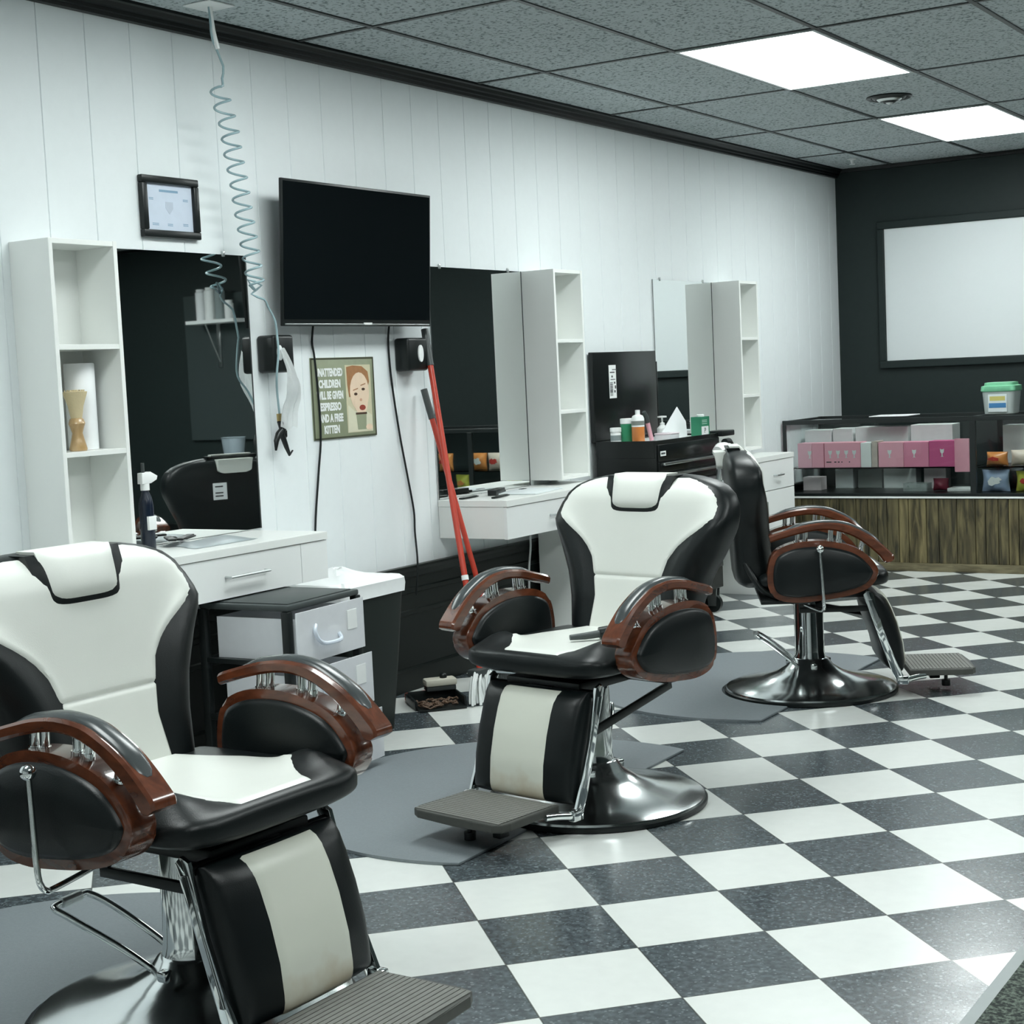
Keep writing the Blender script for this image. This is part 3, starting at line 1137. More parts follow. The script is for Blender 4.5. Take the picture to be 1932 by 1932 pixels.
def vanity(label, y0, y1, cab, split, handle):
    t = thing('vanity_counter', label, 'counter', (XW + 0.032, 0, 0), 0, 'white styling counters')
    D = 0.318
    b = BM()
    box(b, -0.03, D + 0.004, y0, y1, 0.748, 0.7755, 0.0015)
    obj('worktop', b, LAMINATE, t, smooth=False)
    c0, c1 = cab
    body = (c1, y1) if abs(c0 - y0) < 0.01 else (y0, c0)
    b = BM()
    box(b, -0.03, D - 0.016, body[0] + 0.003, body[1] - 0.001, 0.612, 0.7475, 0.001)
    obj('drawer_box', b, LAMINATE, t, smooth=False)
    seams = [body[0]] + split + [body[1]]
    for a, c in zip(seams, seams[1:]):
        b = BM()
        box(b, D - 0.016, D, a + 0.0015, c - 0.0015, 0.61, 0.746, 0.001)
        dr = obj('drawer', b, LAMINATE_EDGE, t, smooth=False)
        for (h0, h1) in handle:
            if a < h0 and h1 < c:
                b = BM()
                tube(b, [(D, h0, 0.681), (D + 0.024, h0, 0.681), (D + 0.024, h1, 0.681), (D, h1, 0.681)], 0.005, 8)
                obj('handle', b, BRUSHED, dr)
    b = BM()
    box(b, 0, D - 0.016, c0, c1, 0.0, 0.7475, 0.001)
    obj('cabinet', b, LAMINATE, t, smooth=False)
    for z0, z1, drw in ((0.01, 0.575, False), (0.58, 0.746, True)):
        b = BM()
        box(b, D - 0.016, D, c0 + 0.0015, c1 - 0.0015, z0, z1, 0.001)
        dr = obj('drawer' if drw else 'door', b, LAMINATE_EDGE, t, smooth=False)
        b = BM()
        ym = (c0 + c1) / 2
        if drw:
            tube(b, [(D, ym - 0.05, 0.66), (D + 0.022, ym - 0.05, 0.66), (D + 0.022, ym + 0.05, 0.66), (D, ym + 0.05, 0.66)], 0.005, 8)
        else:
            tube(b, [(D, c0 + 0.05, 0.40), (D + 0.022, c0 + 0.05, 0.40), (D + 0.022, c0 + 0.05, 0.52), (D, c0 + 0.05, 0.52)], 0.005, 8)
        obj('handle', b, BRUSHED, dr)


vanity('white styling counter with bar handle behind the nearest barber chair', 3.36, 4.40, (3.36, 3.66), [4.255], [(3.868, 4.062)])
vanity('white styling counter under the half-covered mirror, behind the middle chair', 5.595, 6.66, (6.36, 6.66), [], [(5.95, 6.15)])
vanity('white styling counter end by the display case, behind the farthest chair', 7.69, 8.74, (8.24, 8.74), [], [(7.85, 8.05)])


def station_items():
    # shaving brush with white roll behind it, in the nearest shelf
    t = thing('neck_duster', 'tan bristled neck duster with wooden handle, standing in the nearest shelf', 'brush', (-3.80, 3.487, 1.1238))
    b = BM()
    lathe(b, [(0.026, 0), (0.028, 0.006), (0.022, 0.03), (0.016, 0.055), (0.022, 0.075), (0.026, 0.085), (0.022, 0.098), (0.018, 0.102)], seg=24)
    obj('handle', b, wood_material('pale_turned_wood', (0.35, 0.22, 0.09), (0.55, 0.38, 0.2), (3, 3, 1), 0.3, 0.3), t)
    b = BM()
    lathe(b, [(0.017, 0.1), (0.02, 0.115), (0.024, 0.14), (0.034, 0.17), (0.038, 0.184), (0.02, 0.186)], seg=40)
    for k in range(26):
        a = k * 2.4
        r = 0.012 + 0.022 * ((k * 7) % 10) / 10
        tube(b, [(0.5 * r * math.cos(a), 0.5 * r * math.sin(a), 0.11), (r * math.cos(a), r * math.sin(a), 0.19)], 0.0018, 5)
    obj('bristles', b, colour('straw_bristle', (0.62, 0.52, 0.32), 0.8, bump=0.5, bscale=150), t)
    t = thing('paper_roll', 'tall white paper roll behind the neck duster in the nearest shelf', 'roll', (-3.856, 3.562, 1.1238))
    b = BM()
    lathe(b, [(0.047, 0), (0.048, 0.27), (0.046, 0.273), (0.018, 0.273), (0.016, 0.2)], seg=36, cap1=True)
    obj('sheet', b, PAPER, t)
    # spray bottle
    t = thing('spray_bottle', 'dark blue spray bottle with white trigger head by the nearest mirror', 'bottle', (-3.805, 3.765, 0.776))
    b = BM()
    lathe(b, [(0.022, 0), (0.024, 0.004), (0.024, 0.15), (0.02, 0.175), (0.012, 0.195), (0.012, 0.205)], seg=24)
    obj('bottle', b, colour('dark_blue_plastic', (0.006, 0.012, 0.026), 0.25), t)
    b = BM()
    box(b, -0.0015, 0.0262, -0.017, 0.017, 0.07, 0.115, 0.001)
    obj('label_band', b, MAT_MARK, t)
    b = BM()
    cyl(b, (0, 0, 0.2), (0, 0, 0.222), 0.015)
    prism(b, [(-0.022, 0.222), (0.02, 0.222), (0.045, 0.232), (0.05, 0.245), (0.02, 0.26), (-0.02, 0.258)], lambda a, z, d: (0, a, z) if False else (d, a, z), -0.012, 0.012, 0.003)
    obj('trigger_head', b, WHITE_PLASTIC, t)
    b = BM()
    cyl(b, (0, -0.005, 0.258), (0, -0.005, 0.29), 0.006)
    obj('nozzle', b, DARK_GREY, t)
    # towel and tray on counter 1
    b = BM()
    rows = []
    for i in range(13):
        u = i / 12
        row = []
        for k in range(17):
            v = k / 16
            z = 0.778 + 0.016 * (math.sin(PI * u) ** 0.4) * (0.6 + 0.4 * math.sin(9 * v + 3 * u)) * (math.sin(PI * v) ** 0.4)
            row.append((-3.86 + 0.2 * u, 3.86 + 0.3 * v + 0.02 * math.sin(5 * u), z))
        rows.append(row)
    loft(b, rows, closed=False, cap=False)
    bmesh.ops.solidify(b, geom=b.faces[:], thickness=0.0015)
    tag(obj('plastic_bag', b, colour('thin_white_plastic', (0.74, 0.8, 0.82), 0.25, alpha=0.85)), 'crumpled white plastic bag lying on the nearest white counter', 'bag')
    for i, (x, y, a, l) in enumerate(((-3.82, 3.95, 0.5, 0.15), (-3.84, 3.9, 0.9, 0.13))):
        b = BM()
        M = Matrix.Translation((x, y, 0.7765 + 0.009 * i + (0.02 if i == 0 else 0.011))) @ Matrix.Rotation(a, 4, 'Z')
        box(b, -0.014, 0.014, -l / 2, l / 2, 0.0, 0.008, 0.003, M=M)
        for k in range(12):
            box(b, 0.014, 0.026, -l / 2 + 0.01 + k * 0.01, -l / 2 + 0.014 + k * 0.01, 0.002, 0.006, M=M)
        tag(obj('comb', b, BLACK_PLASTIC), ('black comb lying on the bag, nearer the mirror edge', 'black comb lying on the bag, next to the spray bottle')[i], 'comb', 'black combs on the nearest counter')
    # clippers and combs on counter 2
    labs = ('long black comb at the left end of the counter behind the red poles', 'black clipper lying mid-counter below the half-covered mirror', 'short black comb at the front edge of the counter with clippers', 'small black clip lying near the shelf on the middle counter')
    for i, (x, y, a, l, w) in enumerate(((-3.83, 5.70, 0.1, 0.14, 0.02), (-3.80, 5.88, 0.3, 0.15, 0.04), (-3.70, 5.75, 0.2, 0.16, 0.018), (-3.8, 6.1, 0.1, 0.05, 0.02))):
        b = BM()
        M = Matrix.Translation((x, y, 0.776)) @ Matrix.Rotation(a, 4, 'Z')
        box(b, -w / 2, w / 2, -l / 2, l / 2, 0, 0.008 if i != 1 else 0.026, 0.003, M=M)
        if i != 1:
            for k in range(int(l / 0.01) - 1):
                box(b, w / 2, w / 2 + 0.01, -l / 2 + 0.006 + k * 0.01, -l / 2 + 0.011 + k * 0.01, 0.002, 0.006, M=M)
        else:
            box(b, -0.018, 0.018, l / 2, l / 2 + 0.02, 0.004, 0.014, 0.002, M=M)
        tag(obj('hair_clipper' if i == 1 else 'comb', b, BLACK_PLASTIC), labs[i], 'clipper' if i == 1 else 'comb')
    b = BM()
    M = Matrix.Translation((-3.72, 6.02, 0.776)) @ Matrix.Rotation(0.15, 4, 'Z')
    box(b, -0.1, 0.1, -0.16, 0.16, 0, 0.006, 0.002, M=M)
    tag(obj('folded_towel', b, colour('pale_towel', (0.7, 0.75, 0.76), 0.9, bump=0.5)), 'flat folded pale towel on the counter beside the middle chair headrest', 'towel')


station_items()

# ------------------------------------------------------------------ things on the left wall


def wall_things():
    # certificate
    t = thing('certificate_frame', 'black framed certificate hanging above the nearest mirror', 'picture frame', (XW + GAP, 4.072, 1.922))
    b = BM()
    o = [(-0.137, -0.104), (0.137, -0.104), (0.137, 0.104), (-0.137, 0.104)]
    for (y0, y1, z0, z1) in ((-0.137, 0.137, 0.078, 0.104), (-0.137, 0.137, -0.104, -0.078), (-0.137, -0.112, -0.078, 0.078), (0.112, 0.137, -0.078, 0.078)):
        box(b, 0, 0.022, y0, y1, z0, z1, 0.004)
    obj('frame', b, BLACK_PLASTIC, t)
    b = BM()
    box(b, 0, 0.008, -0.113, 0.113, -0.079, 0.079)
    pg = obj('paper', b, colour('certificate_paper', (0.60, 0.67, 0.78), 0.5), t, smooth=False)
    b = BM()
    box(b, 0.008, 0.0086, -0.045, 0.045, 0.052, 0.06)
    obj('heading_print', b, colour('faint_blue_print', (0.22, 0.36, 0.5), 0.6), pg, smooth=False)
    for k, (yy, zz, w) in enumerate(((-0.085, 0.03, 0.02), (0.08, 0.032, 0.024), (0.0, -0.055, 0.024), (0.075, -0.052, 0.024), (-0.07, -0.055, 0.03))):
        for q in range(2):
            b = BM()
            box(b, 0.008, 0.0086, yy - w / 2, yy + w / 2, zz - 0.005 * q - 0.0015, zz - 0.005 * q + 0.0010)
            obj('print_line', b, colour('faint_blue_print', (0.22, 0.36, 0.5), 0.6), pg, smooth=False)
    b = BM()
    prism(b, [(-0.018, 0.02), (0.018, 0.02), (0.018, -0.002), (0.0, -0.022), (-0.018, -0.002)], lambda a, z, d: (d, a, z), 0.008, 0.0086)
    obj('crest', b, colour('pale_crest_print', (0.50, 0.56, 0.66), 0.6), pg, smooth=False)
    # television
    t = thing('television', 'large black wall television, switched off, between the two nearer mirrors', 'television', (-3.853, 5.0, 1.785))
    t.rotation_euler = (0, math.radians(3.4), 0)
    b = BM()
    box(b, 0.033, 0.045, -0.472, 0.472, -0.268, 0.268, 0.003)
    box(b, 0.0, 0.033, -0.36, 0.36, -0.2, 0.15, 0.01)
    obj('bezel', b, BLACK_PLASTIC, t)
    b = BM()
    box(b, 0.045, 0.0465, -0.463, 0.463, -0.243, 0.259, 0.0004, 1)
    obj('screen', b, mat('dark_screen_glass', (0.004, 0.006, 0.007), 0.08, var=0.02), t, smooth=False)
    b = BM()
    box(b, 0.045, 0.049, -0.46, 0.46, -0.264, -0.258, 0.001)
    obj('trim_strip', b, BRUSHED, t)
    b = BM()
    box(b, 0.045, 0.0505, 0.015, 0.065, -0.262, -0.254, 0.001)
    obj('badge', b, WHITE_PLASTIC, t)
    b = BM()
    box(b, -0.056, -0.0005, -0.2, 0.2, -0.1, 0.1, 0.008)
    obj('wall_bracket', b, BLACK_METAL, t)
    # clipper boxes
    for lab, y0, y1, z0, z1, d in (('black wall holder with white cloth beside the nearest mirror', 4.485, 4.60, 1.346, 1.484, 0.085), ('black wall holder with white oval right of the poster', 5.335, 5.475, 1.333, 1.47, 0.075)):
        t = thing('wall_holder', lab, 'holder', (XW + GAP, (y0 + y1) / 2, z0))
        w, h = (y1 - y0), z1 - z0
        b = BM()
        box(b, 0, d, -w / 2, w / 2, 0.0, h, 0.012, 3)
        obj('body', b, BLACK_PLASTIC, t)
        b = BM()
        yo = 0.012 if y0 > 5 else -0.03
        cyl(b, (d - 0.002, yo, h * 0.52), (d + 0.006, yo, h * 0.52), 0.02 if y0 > 5 else 0.016, seg=24)
        bmesh.ops.scale(b, vec=(1, 0.85, 1.75), verts=b.verts, space=Matrix.Translation((0, -yo, -h * 0.52)))
        obj('white_oval', b, WHITE_PLASTIC, t)
        if y0 < 5:
            b = BM()
            rows = []
            for i in range(12):
                u = i / 11
                wd = 0.012 + 0.03 * min(1, u * 2.2)
                yy = -0.028 + 0.05 * min(1, u * 1.6)
                zz = h * 0.6 - 0.29 * u
                xx = d + 0.012 + 0.03 * math.sin(PI * min(1, u * 1.3)) - 0.03 * u
                rows.append([(xx + 0.006 * math.sin(k * 2.1 + u * 4), yy - wd + 2 * wd * k / 8, zz + 0.008 * math.cos(k)) for k in range(9)])
            loft(b, rows, closed=False, cap=False)
            bmesh.ops.solidify(b, geom=b.faces[:], thickness=0.003)
            obj('hanging_cloth', b, colour('white_cloth', (0.9, 0.92, 0.92), 0.8), t)
    # metal sign
    t = thing('wall_sign', 'olive metal sign with white lettering and child portrait, below the television', 'sign', (XW + GAP, 4.985, 1.239))
    b = BM()
    box(b, 0, 0.004, -0.2, 0.2, -0.159, 0.159, 0.0015)
    obj('plate', b, colour('olive_sign_paint', (0.26, 0.29, 0.19), 0.45, var=0.12), t)
    b = BM()
    for (y0, y1, z0, z1) in ((-0.199, 0.199, 0.152, 0.158), (-0.199, 0.199, -0.158, -0.152), (-0.199, -0.193, -0.152, 0.152), (0.193, 0.199, -0.152, 0.152)):
        box(b, 0.003, 0.0055, y0, y1, z0, z1)
    obj('border', b, colour('dark_olive_edge', (0.05, 0.055, 0.03), 0.5), t, smooth=False)
    for k, s in enumerate(('UNATTENDED', 'CHILDREN', 'WILL BE GIVEN', 'ESPRESSO', 'AND A FREE', 'KITTEN')):
        wd = (0.165, 0.135, 0.165, 0.13, 0.15, 0.095)[k]
        bb = text_bm(s, 0.036, Matrix.Identity(4), 0.0004, bold=0.0018)
        xs = [v.co.x for v in bb.verts]
        sq = wd / (max(xs) - min(xs))
        bmesh.ops.transform(bb, matrix=face_x(0.0046, -0.088, 0.1 - 0.0445 * k) @ Matrix.Diagonal((sq, 1.15, 1, 1)), verts=bb.verts)
        obj('lettering', bb, MAT_MARK, t, smooth=False)
    P = lambda d: (lambda a, z, e: (d + e, a, z))
    b = BM()
    prism(b, [(0.012, 0.128), (0.176, 0.128), (0.176, -0.14), (0.012, -0.14)], P(0.004), 0, 0.0006)
    pc = obj('portrait', b, colour('cream_print', (0.62, 0.58, 0.40), 0.5, var=0.1), t, smooth=False)

    def flat(name, poly, m, d):
        b = BM()
        prism(b, poly, P(d), 0, 0.0004)
        obj(name, b, m, pc, smooth=False)
    ell = lambda cx, cz, rx, rz, n=20, a0=0.0: [(cx + rx * math.cos(2 * PI * k / n + a0), cz + rz * math.sin(2 * PI * k / n + a0)) for k in range(n)]
    hair = colour('auburn_print', (0.36, 0.17, 0.07), 0.5, var=0.25, scale=60)
    skin = colour('peach_print', (0.80, 0.62, 0.46), 0.5, var=0.1, scale=25)
    flat('hair_print', [(0.02, 0.12), (0.06, 0.126), (0.12, 0.122), (0.158, 0.1), (0.165, 0.06), (0.15, 0.03), (0.03, 0.0), (0.022, 0.05)], hair, 0.0047)
    flat('skin_print', ell(0.098, 0.02, 0.062, 0.078), skin, 0.0052)
    flat('shirt_print', [(0.014, -0.138), (0.174, -0.138), (0.172, -0.075), (0.13, -0.055), (0.06, -0.055), (0.02, -0.03)], colour('pale_shirt_print', (0.68, 0.66, 0.5), 0.5), 0.0050)
    flat('chin_print', ell(0.104, -0.025, 0.044, 0.045), skin, 0.0055)
    dk = colour('brown_print', (0.06, 0.03, 0.015), 0.5)
    for cx, cz in ((0.072, 0.012), (0.122, 0.03)):
        flat('eye_print', ell(cx, cz, 0.011, 0.0055, 14), dk, 0.0059)
        flat('brow_print', [(cx - 0.016, cz + 0.013), (cx + 0.016, cz + 0.02), (cx + 0.016, cz + 0.024), (cx - 0.016, cz + 0.017)], hair, 0.0059)
    flat('mouth_print', ell(0.112, -0.043, 0.02, 0.011, 14, 0.3), colour('red_lip_print', (0.3, 0.05, 0.03), 0.5), 0.0059)
    flat('nose_print', ell(0.104, -0.012, 0.008, 0.006, 10), colour('pink_print', (0.62, 0.36, 0.24), 0.5), 0.0059)
    flat('mug_print', [(0.07, -0.068), (0.135, -0.068), (0.13, -0.13), (0.076, -0.13)], colour('grey_mug_print', (0.3, 0.33, 0.22), 0.5), 0.0059)
    flat('mug_rim_print', [(0.066, -0.062), (0.138, -0.062), (0.138, -0.07), (0.066, -0.07)], dk, 0.0062)
    flat('hand_print', ell(0.15, -0.122, 0.022, 0.012), skin, 0.0062)
    # cords
    b = BM()
    tube(b, [(XW + 0.02, 4.80, 1.535), (XW + 0.008, 4.80, 1.46), (XW + 0.0135, 4.802, 1.40), (XW + 0.012, 4.815, 1.25), (XW + 0.012, 4.815, 1.09), (XW + 0.007, 4.795, 0.95), (XW + 0.007, 4.757, 0.74), (XW + 0.007, 4.75, 0.55)], 0.0042, 8, smooth=5)
    tag(obj('power_cord', b, BLACK_PLASTIC), 'black cord running down from the television across the olive sign', 'cord')
    b = BM()
    tube(b, [(XW + 0.02, 5.288, 1.53), (XW + 0.008, 5.29, 1.45), (XW + 0.008, 5.30, 1.29), (XW + 0.008, 5.335, 1.08), (XW + 0.008, 5.377, 0.894), (XW + 0.008, 5.408, 0.75), (XW + 0.008, 5.408, 0.66), (XW + 0.034, 5.38, 0.53), (XW + 0.034, 5.36, 0.40)], 0.0042, 8, smooth=5)
    tag(obj('power_cord', b, BLACK_PLASTIC), 'black cord curving down from the television toward the waste bin', 'cord')
    b = BM()
    tube(b, [(XW + 0.034, 6.285, 0.606), (XW + 0.034, 6.285, 0.50), (XW + 0.03, 6.27, 0.40), (XW + 0.03, 6.26, 0.25)], 0.005, 8, smooth=4)
    tag(obj('power_cord', b, WHITE_PLASTIC), 'white cord hanging under the counter behind the middle chair', 'cord')
    # coiled air hose from the ceiling plate
    t = thing('coiled_hose', 'pale blue coiled air hose hanging from the ceiling plate by the television', 'hose', (-3.72, 4.12, ZC - 0.0005))
    O = Vector((-3.72, 4.12, ZC - 0.0005))
    b = BM()
    box(b, -0.062, 0.062, -0.062, 0.062, -0.005, 0, 0.002)
    obj('ceiling_plate', b, WHITE_PLASTIC, t)
    pts = [(-3.72, 4.121, 2.575), (-3.72, 4.124, 2.52), (-3.723, 4.132, 2.469), (-3.734, 4.19, 2.391), (-3.738, 4.185, 2.35)]
    track = [(2.32, -3.745, 4.175), (2.277, -3.75, 4.188), (2.194, -3.761, 4.231), (2.107, -3.773, 4.257), (2.02, -3.784, 4.29), (1.931, -3.796, 4.316), (1.841, -3.807, 4.346), (1.75, -3.819, 4.374), (1.657, -3.829, 4.400)]
    turns, z0, z1 = 13.2, 2.32, 1.66
    n = int(turns * 14)
    for k in range(n + 1):
        u = k / n
        a = 2 * PI * turns * u + 0.4
        zc = z0 + (z1 - z0) * u
        xc = interp([(-q[0], q[1]) for q in track], -zc)
        yc = interp([(-q[0], q[2]) for q in track], -zc)
        r = 0.031
        pts.append((xc + r * math.cos(a), yc - r * math.sin(a), zc))
    pts += [(-3.83, 4.40, 1.64), (-3.84, 4.37, 1.68), (-3.82, 4.42, 1.66), (-3.84, 4.385, 1.63), (-3.82, 4.43, 1.61), (-3.83, 4.459, 1.585), (-3.82, 4.483, 1.535), (-3.822, 4.491, 1.48)]
    b = BM()
    tube(b, [Vector(p) - O for p in pts], 0.0042, 7, smooth=2)
    obj('coil', b, TEAL_HOSE, t)
    b = BM()
    tube(b, [Vector(p) - O for p in ((-3.72, 4.125, 2.576), (-3.721, 4.135, 2.50), (-3.716, 4.148, 2.44))], 0.008, 8, smooth=3)
    obj('sleeve', b, WHITE_PLASTIC, t)
    b = BM()
    tube(b, [Vector(p) - O for p in ((-3.822, 4.491, 1.485), (-3.815, 4.485, 1.42), (-3.82, 4.475, 1.34), (-3.845, 4.50, 1.28), (-3.865, 4.53, 1.19))], 0.0042, 8, smooth=4)
    obj('tail_hose', b, TEAL_HOSE, t)
    b = BM()
    cyl(b, Vector((-3.865, 4.529, 1.195)) - O, Vector((-3.865, 4.530, 1.168)) - O, 0.011)
    obj('coupling', b, colour('brass', (0.5, 0.38, 0.18), 0.3, metal=1.0), t)
    b = BM()
    V = lambda y, z: (Vector((-3.865, y + 0.068, z - 0.03)) - O)
    tube(b, [V(4.462, 1.198), V(4.475, 1.17), V(4.47, 1.145), V(4.49, 1.10), V(4.505, 1.07), V(4.525, 1.085)], [0.012, 0.014, 0.011, 0.009, 0.006, 0.003], 10, smooth=0)
    tube(b, [V(4.472, 1.165), V(4.45, 1.15), V(4.435, 1.125), V(4.43, 1.09)], [0.012, 0.012, 0.010, 0.004], 10)
    tube(b, [V(4.475, 1.175), V(4.492, 1.16), V(4.492, 1.14), V(4.475, 1.13)], 0.005, 8)
    obj('blow_gun', b, BLACK_METAL, t)


wall_things()


def brooms():
    # red poles leaning to the wall, a mop and a broom
    t = thing('mop', 'red handled mop with white strings, the taller of two leaning poles', 'mop', (-3.475, 5.21, 0))
    O = Vector((-3.475, 5.21, 0))
    top, foot = Vector((-3.875, 5.50, 1.505)), Vector((-3.525, 5.27, 0.12))
    d = (top - foot).normalized()
    b = BM()
    cyl(b, foot - O, top - d * 0.15 - O, 0.0125, seg=14)
    obj('pole', b, RED_POLE, t)
    b = BM()
    cyl(b, top - d * 0.16 - O, top - O, 0.0155, seg=14)
    obj('grip', b, DARK_GREY, t)
    b = BM()
    cyl(b, foot + d * 0.37 - O, foot + d * 0.39 - O, 0.015, seg=14)
    obj('collar', b, WHITE_PLASTIC, t)
    b = BM()
    box(b, -0.075, -0.015, 0.0, 0.12, 0.10, 0.13, 0.008)
    obj('mop_clamp', b, DARK_GREY, t)
    b = BM()
    random.seed(3)
    for k in range(46):
        y = 0.06 + random.uniform(-0.05, 0.05)
        x = -0.045 + random.uniform(-0.025, 0.025)
        ox, oy = random.uniform(0.01, 0.07), random.uniform(-0.11, 0.0)
        tube(b, [(x, y, 0.125), (x + ox * 0.45, y + oy * 0.5, 0.09), (x + ox * 0.8, y + oy * 0.85, 0.04), (x + ox, y + oy, 0.0065)], 0.0055, 6, smooth=2)
    obj('strings', b, colour('grey_white_mop_yarn', (0.7, 0.73, 0.72), 0.9), t)
    t = thing('push_broom', 'red handled broom, the shorter leaning pole, its head behind the middle chair', 'broom', (-3.57, 5.50, 0))
    O = Vector((-3.57, 5.50, 0))
    top, foot = Vector((-3.885, 5.487, 1.255)), Vector((-3.57, 5.50, 0.09))
    d = (top - foot).normalized()
    b = BM()
    cyl(b, foot - O, top - d * 0.12 - O, 0.0115, seg=14)
    obj('pole', b, RED_POLE, t)
    b = BM()
    cyl(b, top - d * 0.13 - O, top - O, 0.0145, seg=14)
    obj('grip', b, DARK_GREY, t)
    b = BM()
    M = Matrix.Rotation(-0.2, 4, 'Z')
    box(b, -0.028, 0.028, -0.10, 0.15, 0.065, 0.095, 0.008, M=M)
    obj('broom_head', b, BLACK_PLASTIC, t)
    b = BM()
    for k in range(20):
        for j in range(3):
            y = -0.09 + 0.23 * k / 19
            x = -0.018 + 0.018 * j
            cyl(b, M @ Vector((x, y, 0.07)), M @ Vector((x * 1.6, y * 1.05, 0.004)), 0.0055, 0.0065, 6)
    obj('bristles', b, colour('dark_bristle', (0.03, 0.035, 0.035), 0.8), t)
    rz = -0.73
    t = thing('dustpan', 'black dustpan holding brown hair clippings, on the floor by the mop', 'dustpan', (-3.615, 5.10, 0), rz)
    b = BM()
    box(b, -0.11, 0.10, -0.10, 0.09, 0.002, 0.008, 0.001)
    box(b, -0.12, -0.11, -0.10, 0.09, 0.002, 0.045, 0.002)
    for ya in (-0.11, 0.09):
        box(b, -0.12, 0.06, ya, ya + 0.01, 0.002, 0.04, 0.002)
    obj('pan', b, BLACK_PLASTIC, t)
    b = BM()
    random.seed(5)
    for k in range(30):
        a = random.uniform(0, 6.28)
        c = Vector((random.uniform(-0.02, 0.07), random.uniform(-0.07, 0.06), 0.014 + 0.012 * random.random()))
        tube(b, [c + Vector((0.02 * math.cos(a + q), 0.02 * math.sin(a + q), 0.004 * math.sin(q * 3))) for q in (0, 0.8, 1.6, 2.4, 3.2)], 0.004, 5)
    o = obj('hair_clippings', b, colour('brown_hair', (0.11, 0.065, 0.04), 0.7, var=0.5, scale=40), t)
    o['kind'] = 'stuff'
    t = thing('hand_brush', 'beige hand brush with black knob, resting across the dustpan', 'brush', (-3.675, 5.19, 0.046), rz)
    b = BM()
    box(b, -0.035, 0.035, -0.06, 0.07, 0.018, 0.046, 0.008)
    obj('block', b, colour('beige_brush_block', (0.55, 0.53, 0.45), 0.6), t)
    b = BM()
    box(b, -0.03, 0.03, -0.055, 0.065, 0.0, 0.018, 0.002)
    obj('bristles', b, colour('dark_bristle', (0.03, 0.035, 0.035), 0.8), t)
    b = BM()
    sphere(b, (0.0, 0.02, 0.052), 0.016, 14)
    obj('knob', b, BLACK_PLASTIC, t)
    b = BM()
    box(b, -0.02, 0.02, -0.06, 0.05, 0.0005, 0.035, 0.008, M=Matrix.Translation((-3.76, 5.17, 0)) @ Matrix.Rotation(-0.5, 4, 'Z'))
    tag(obj('red_block', b, colour('faded_red_plastic', (0.35, 0.08, 0.05), 0.5)), 'small faded red block on the floor against the black skirting', 'block')


brooms()


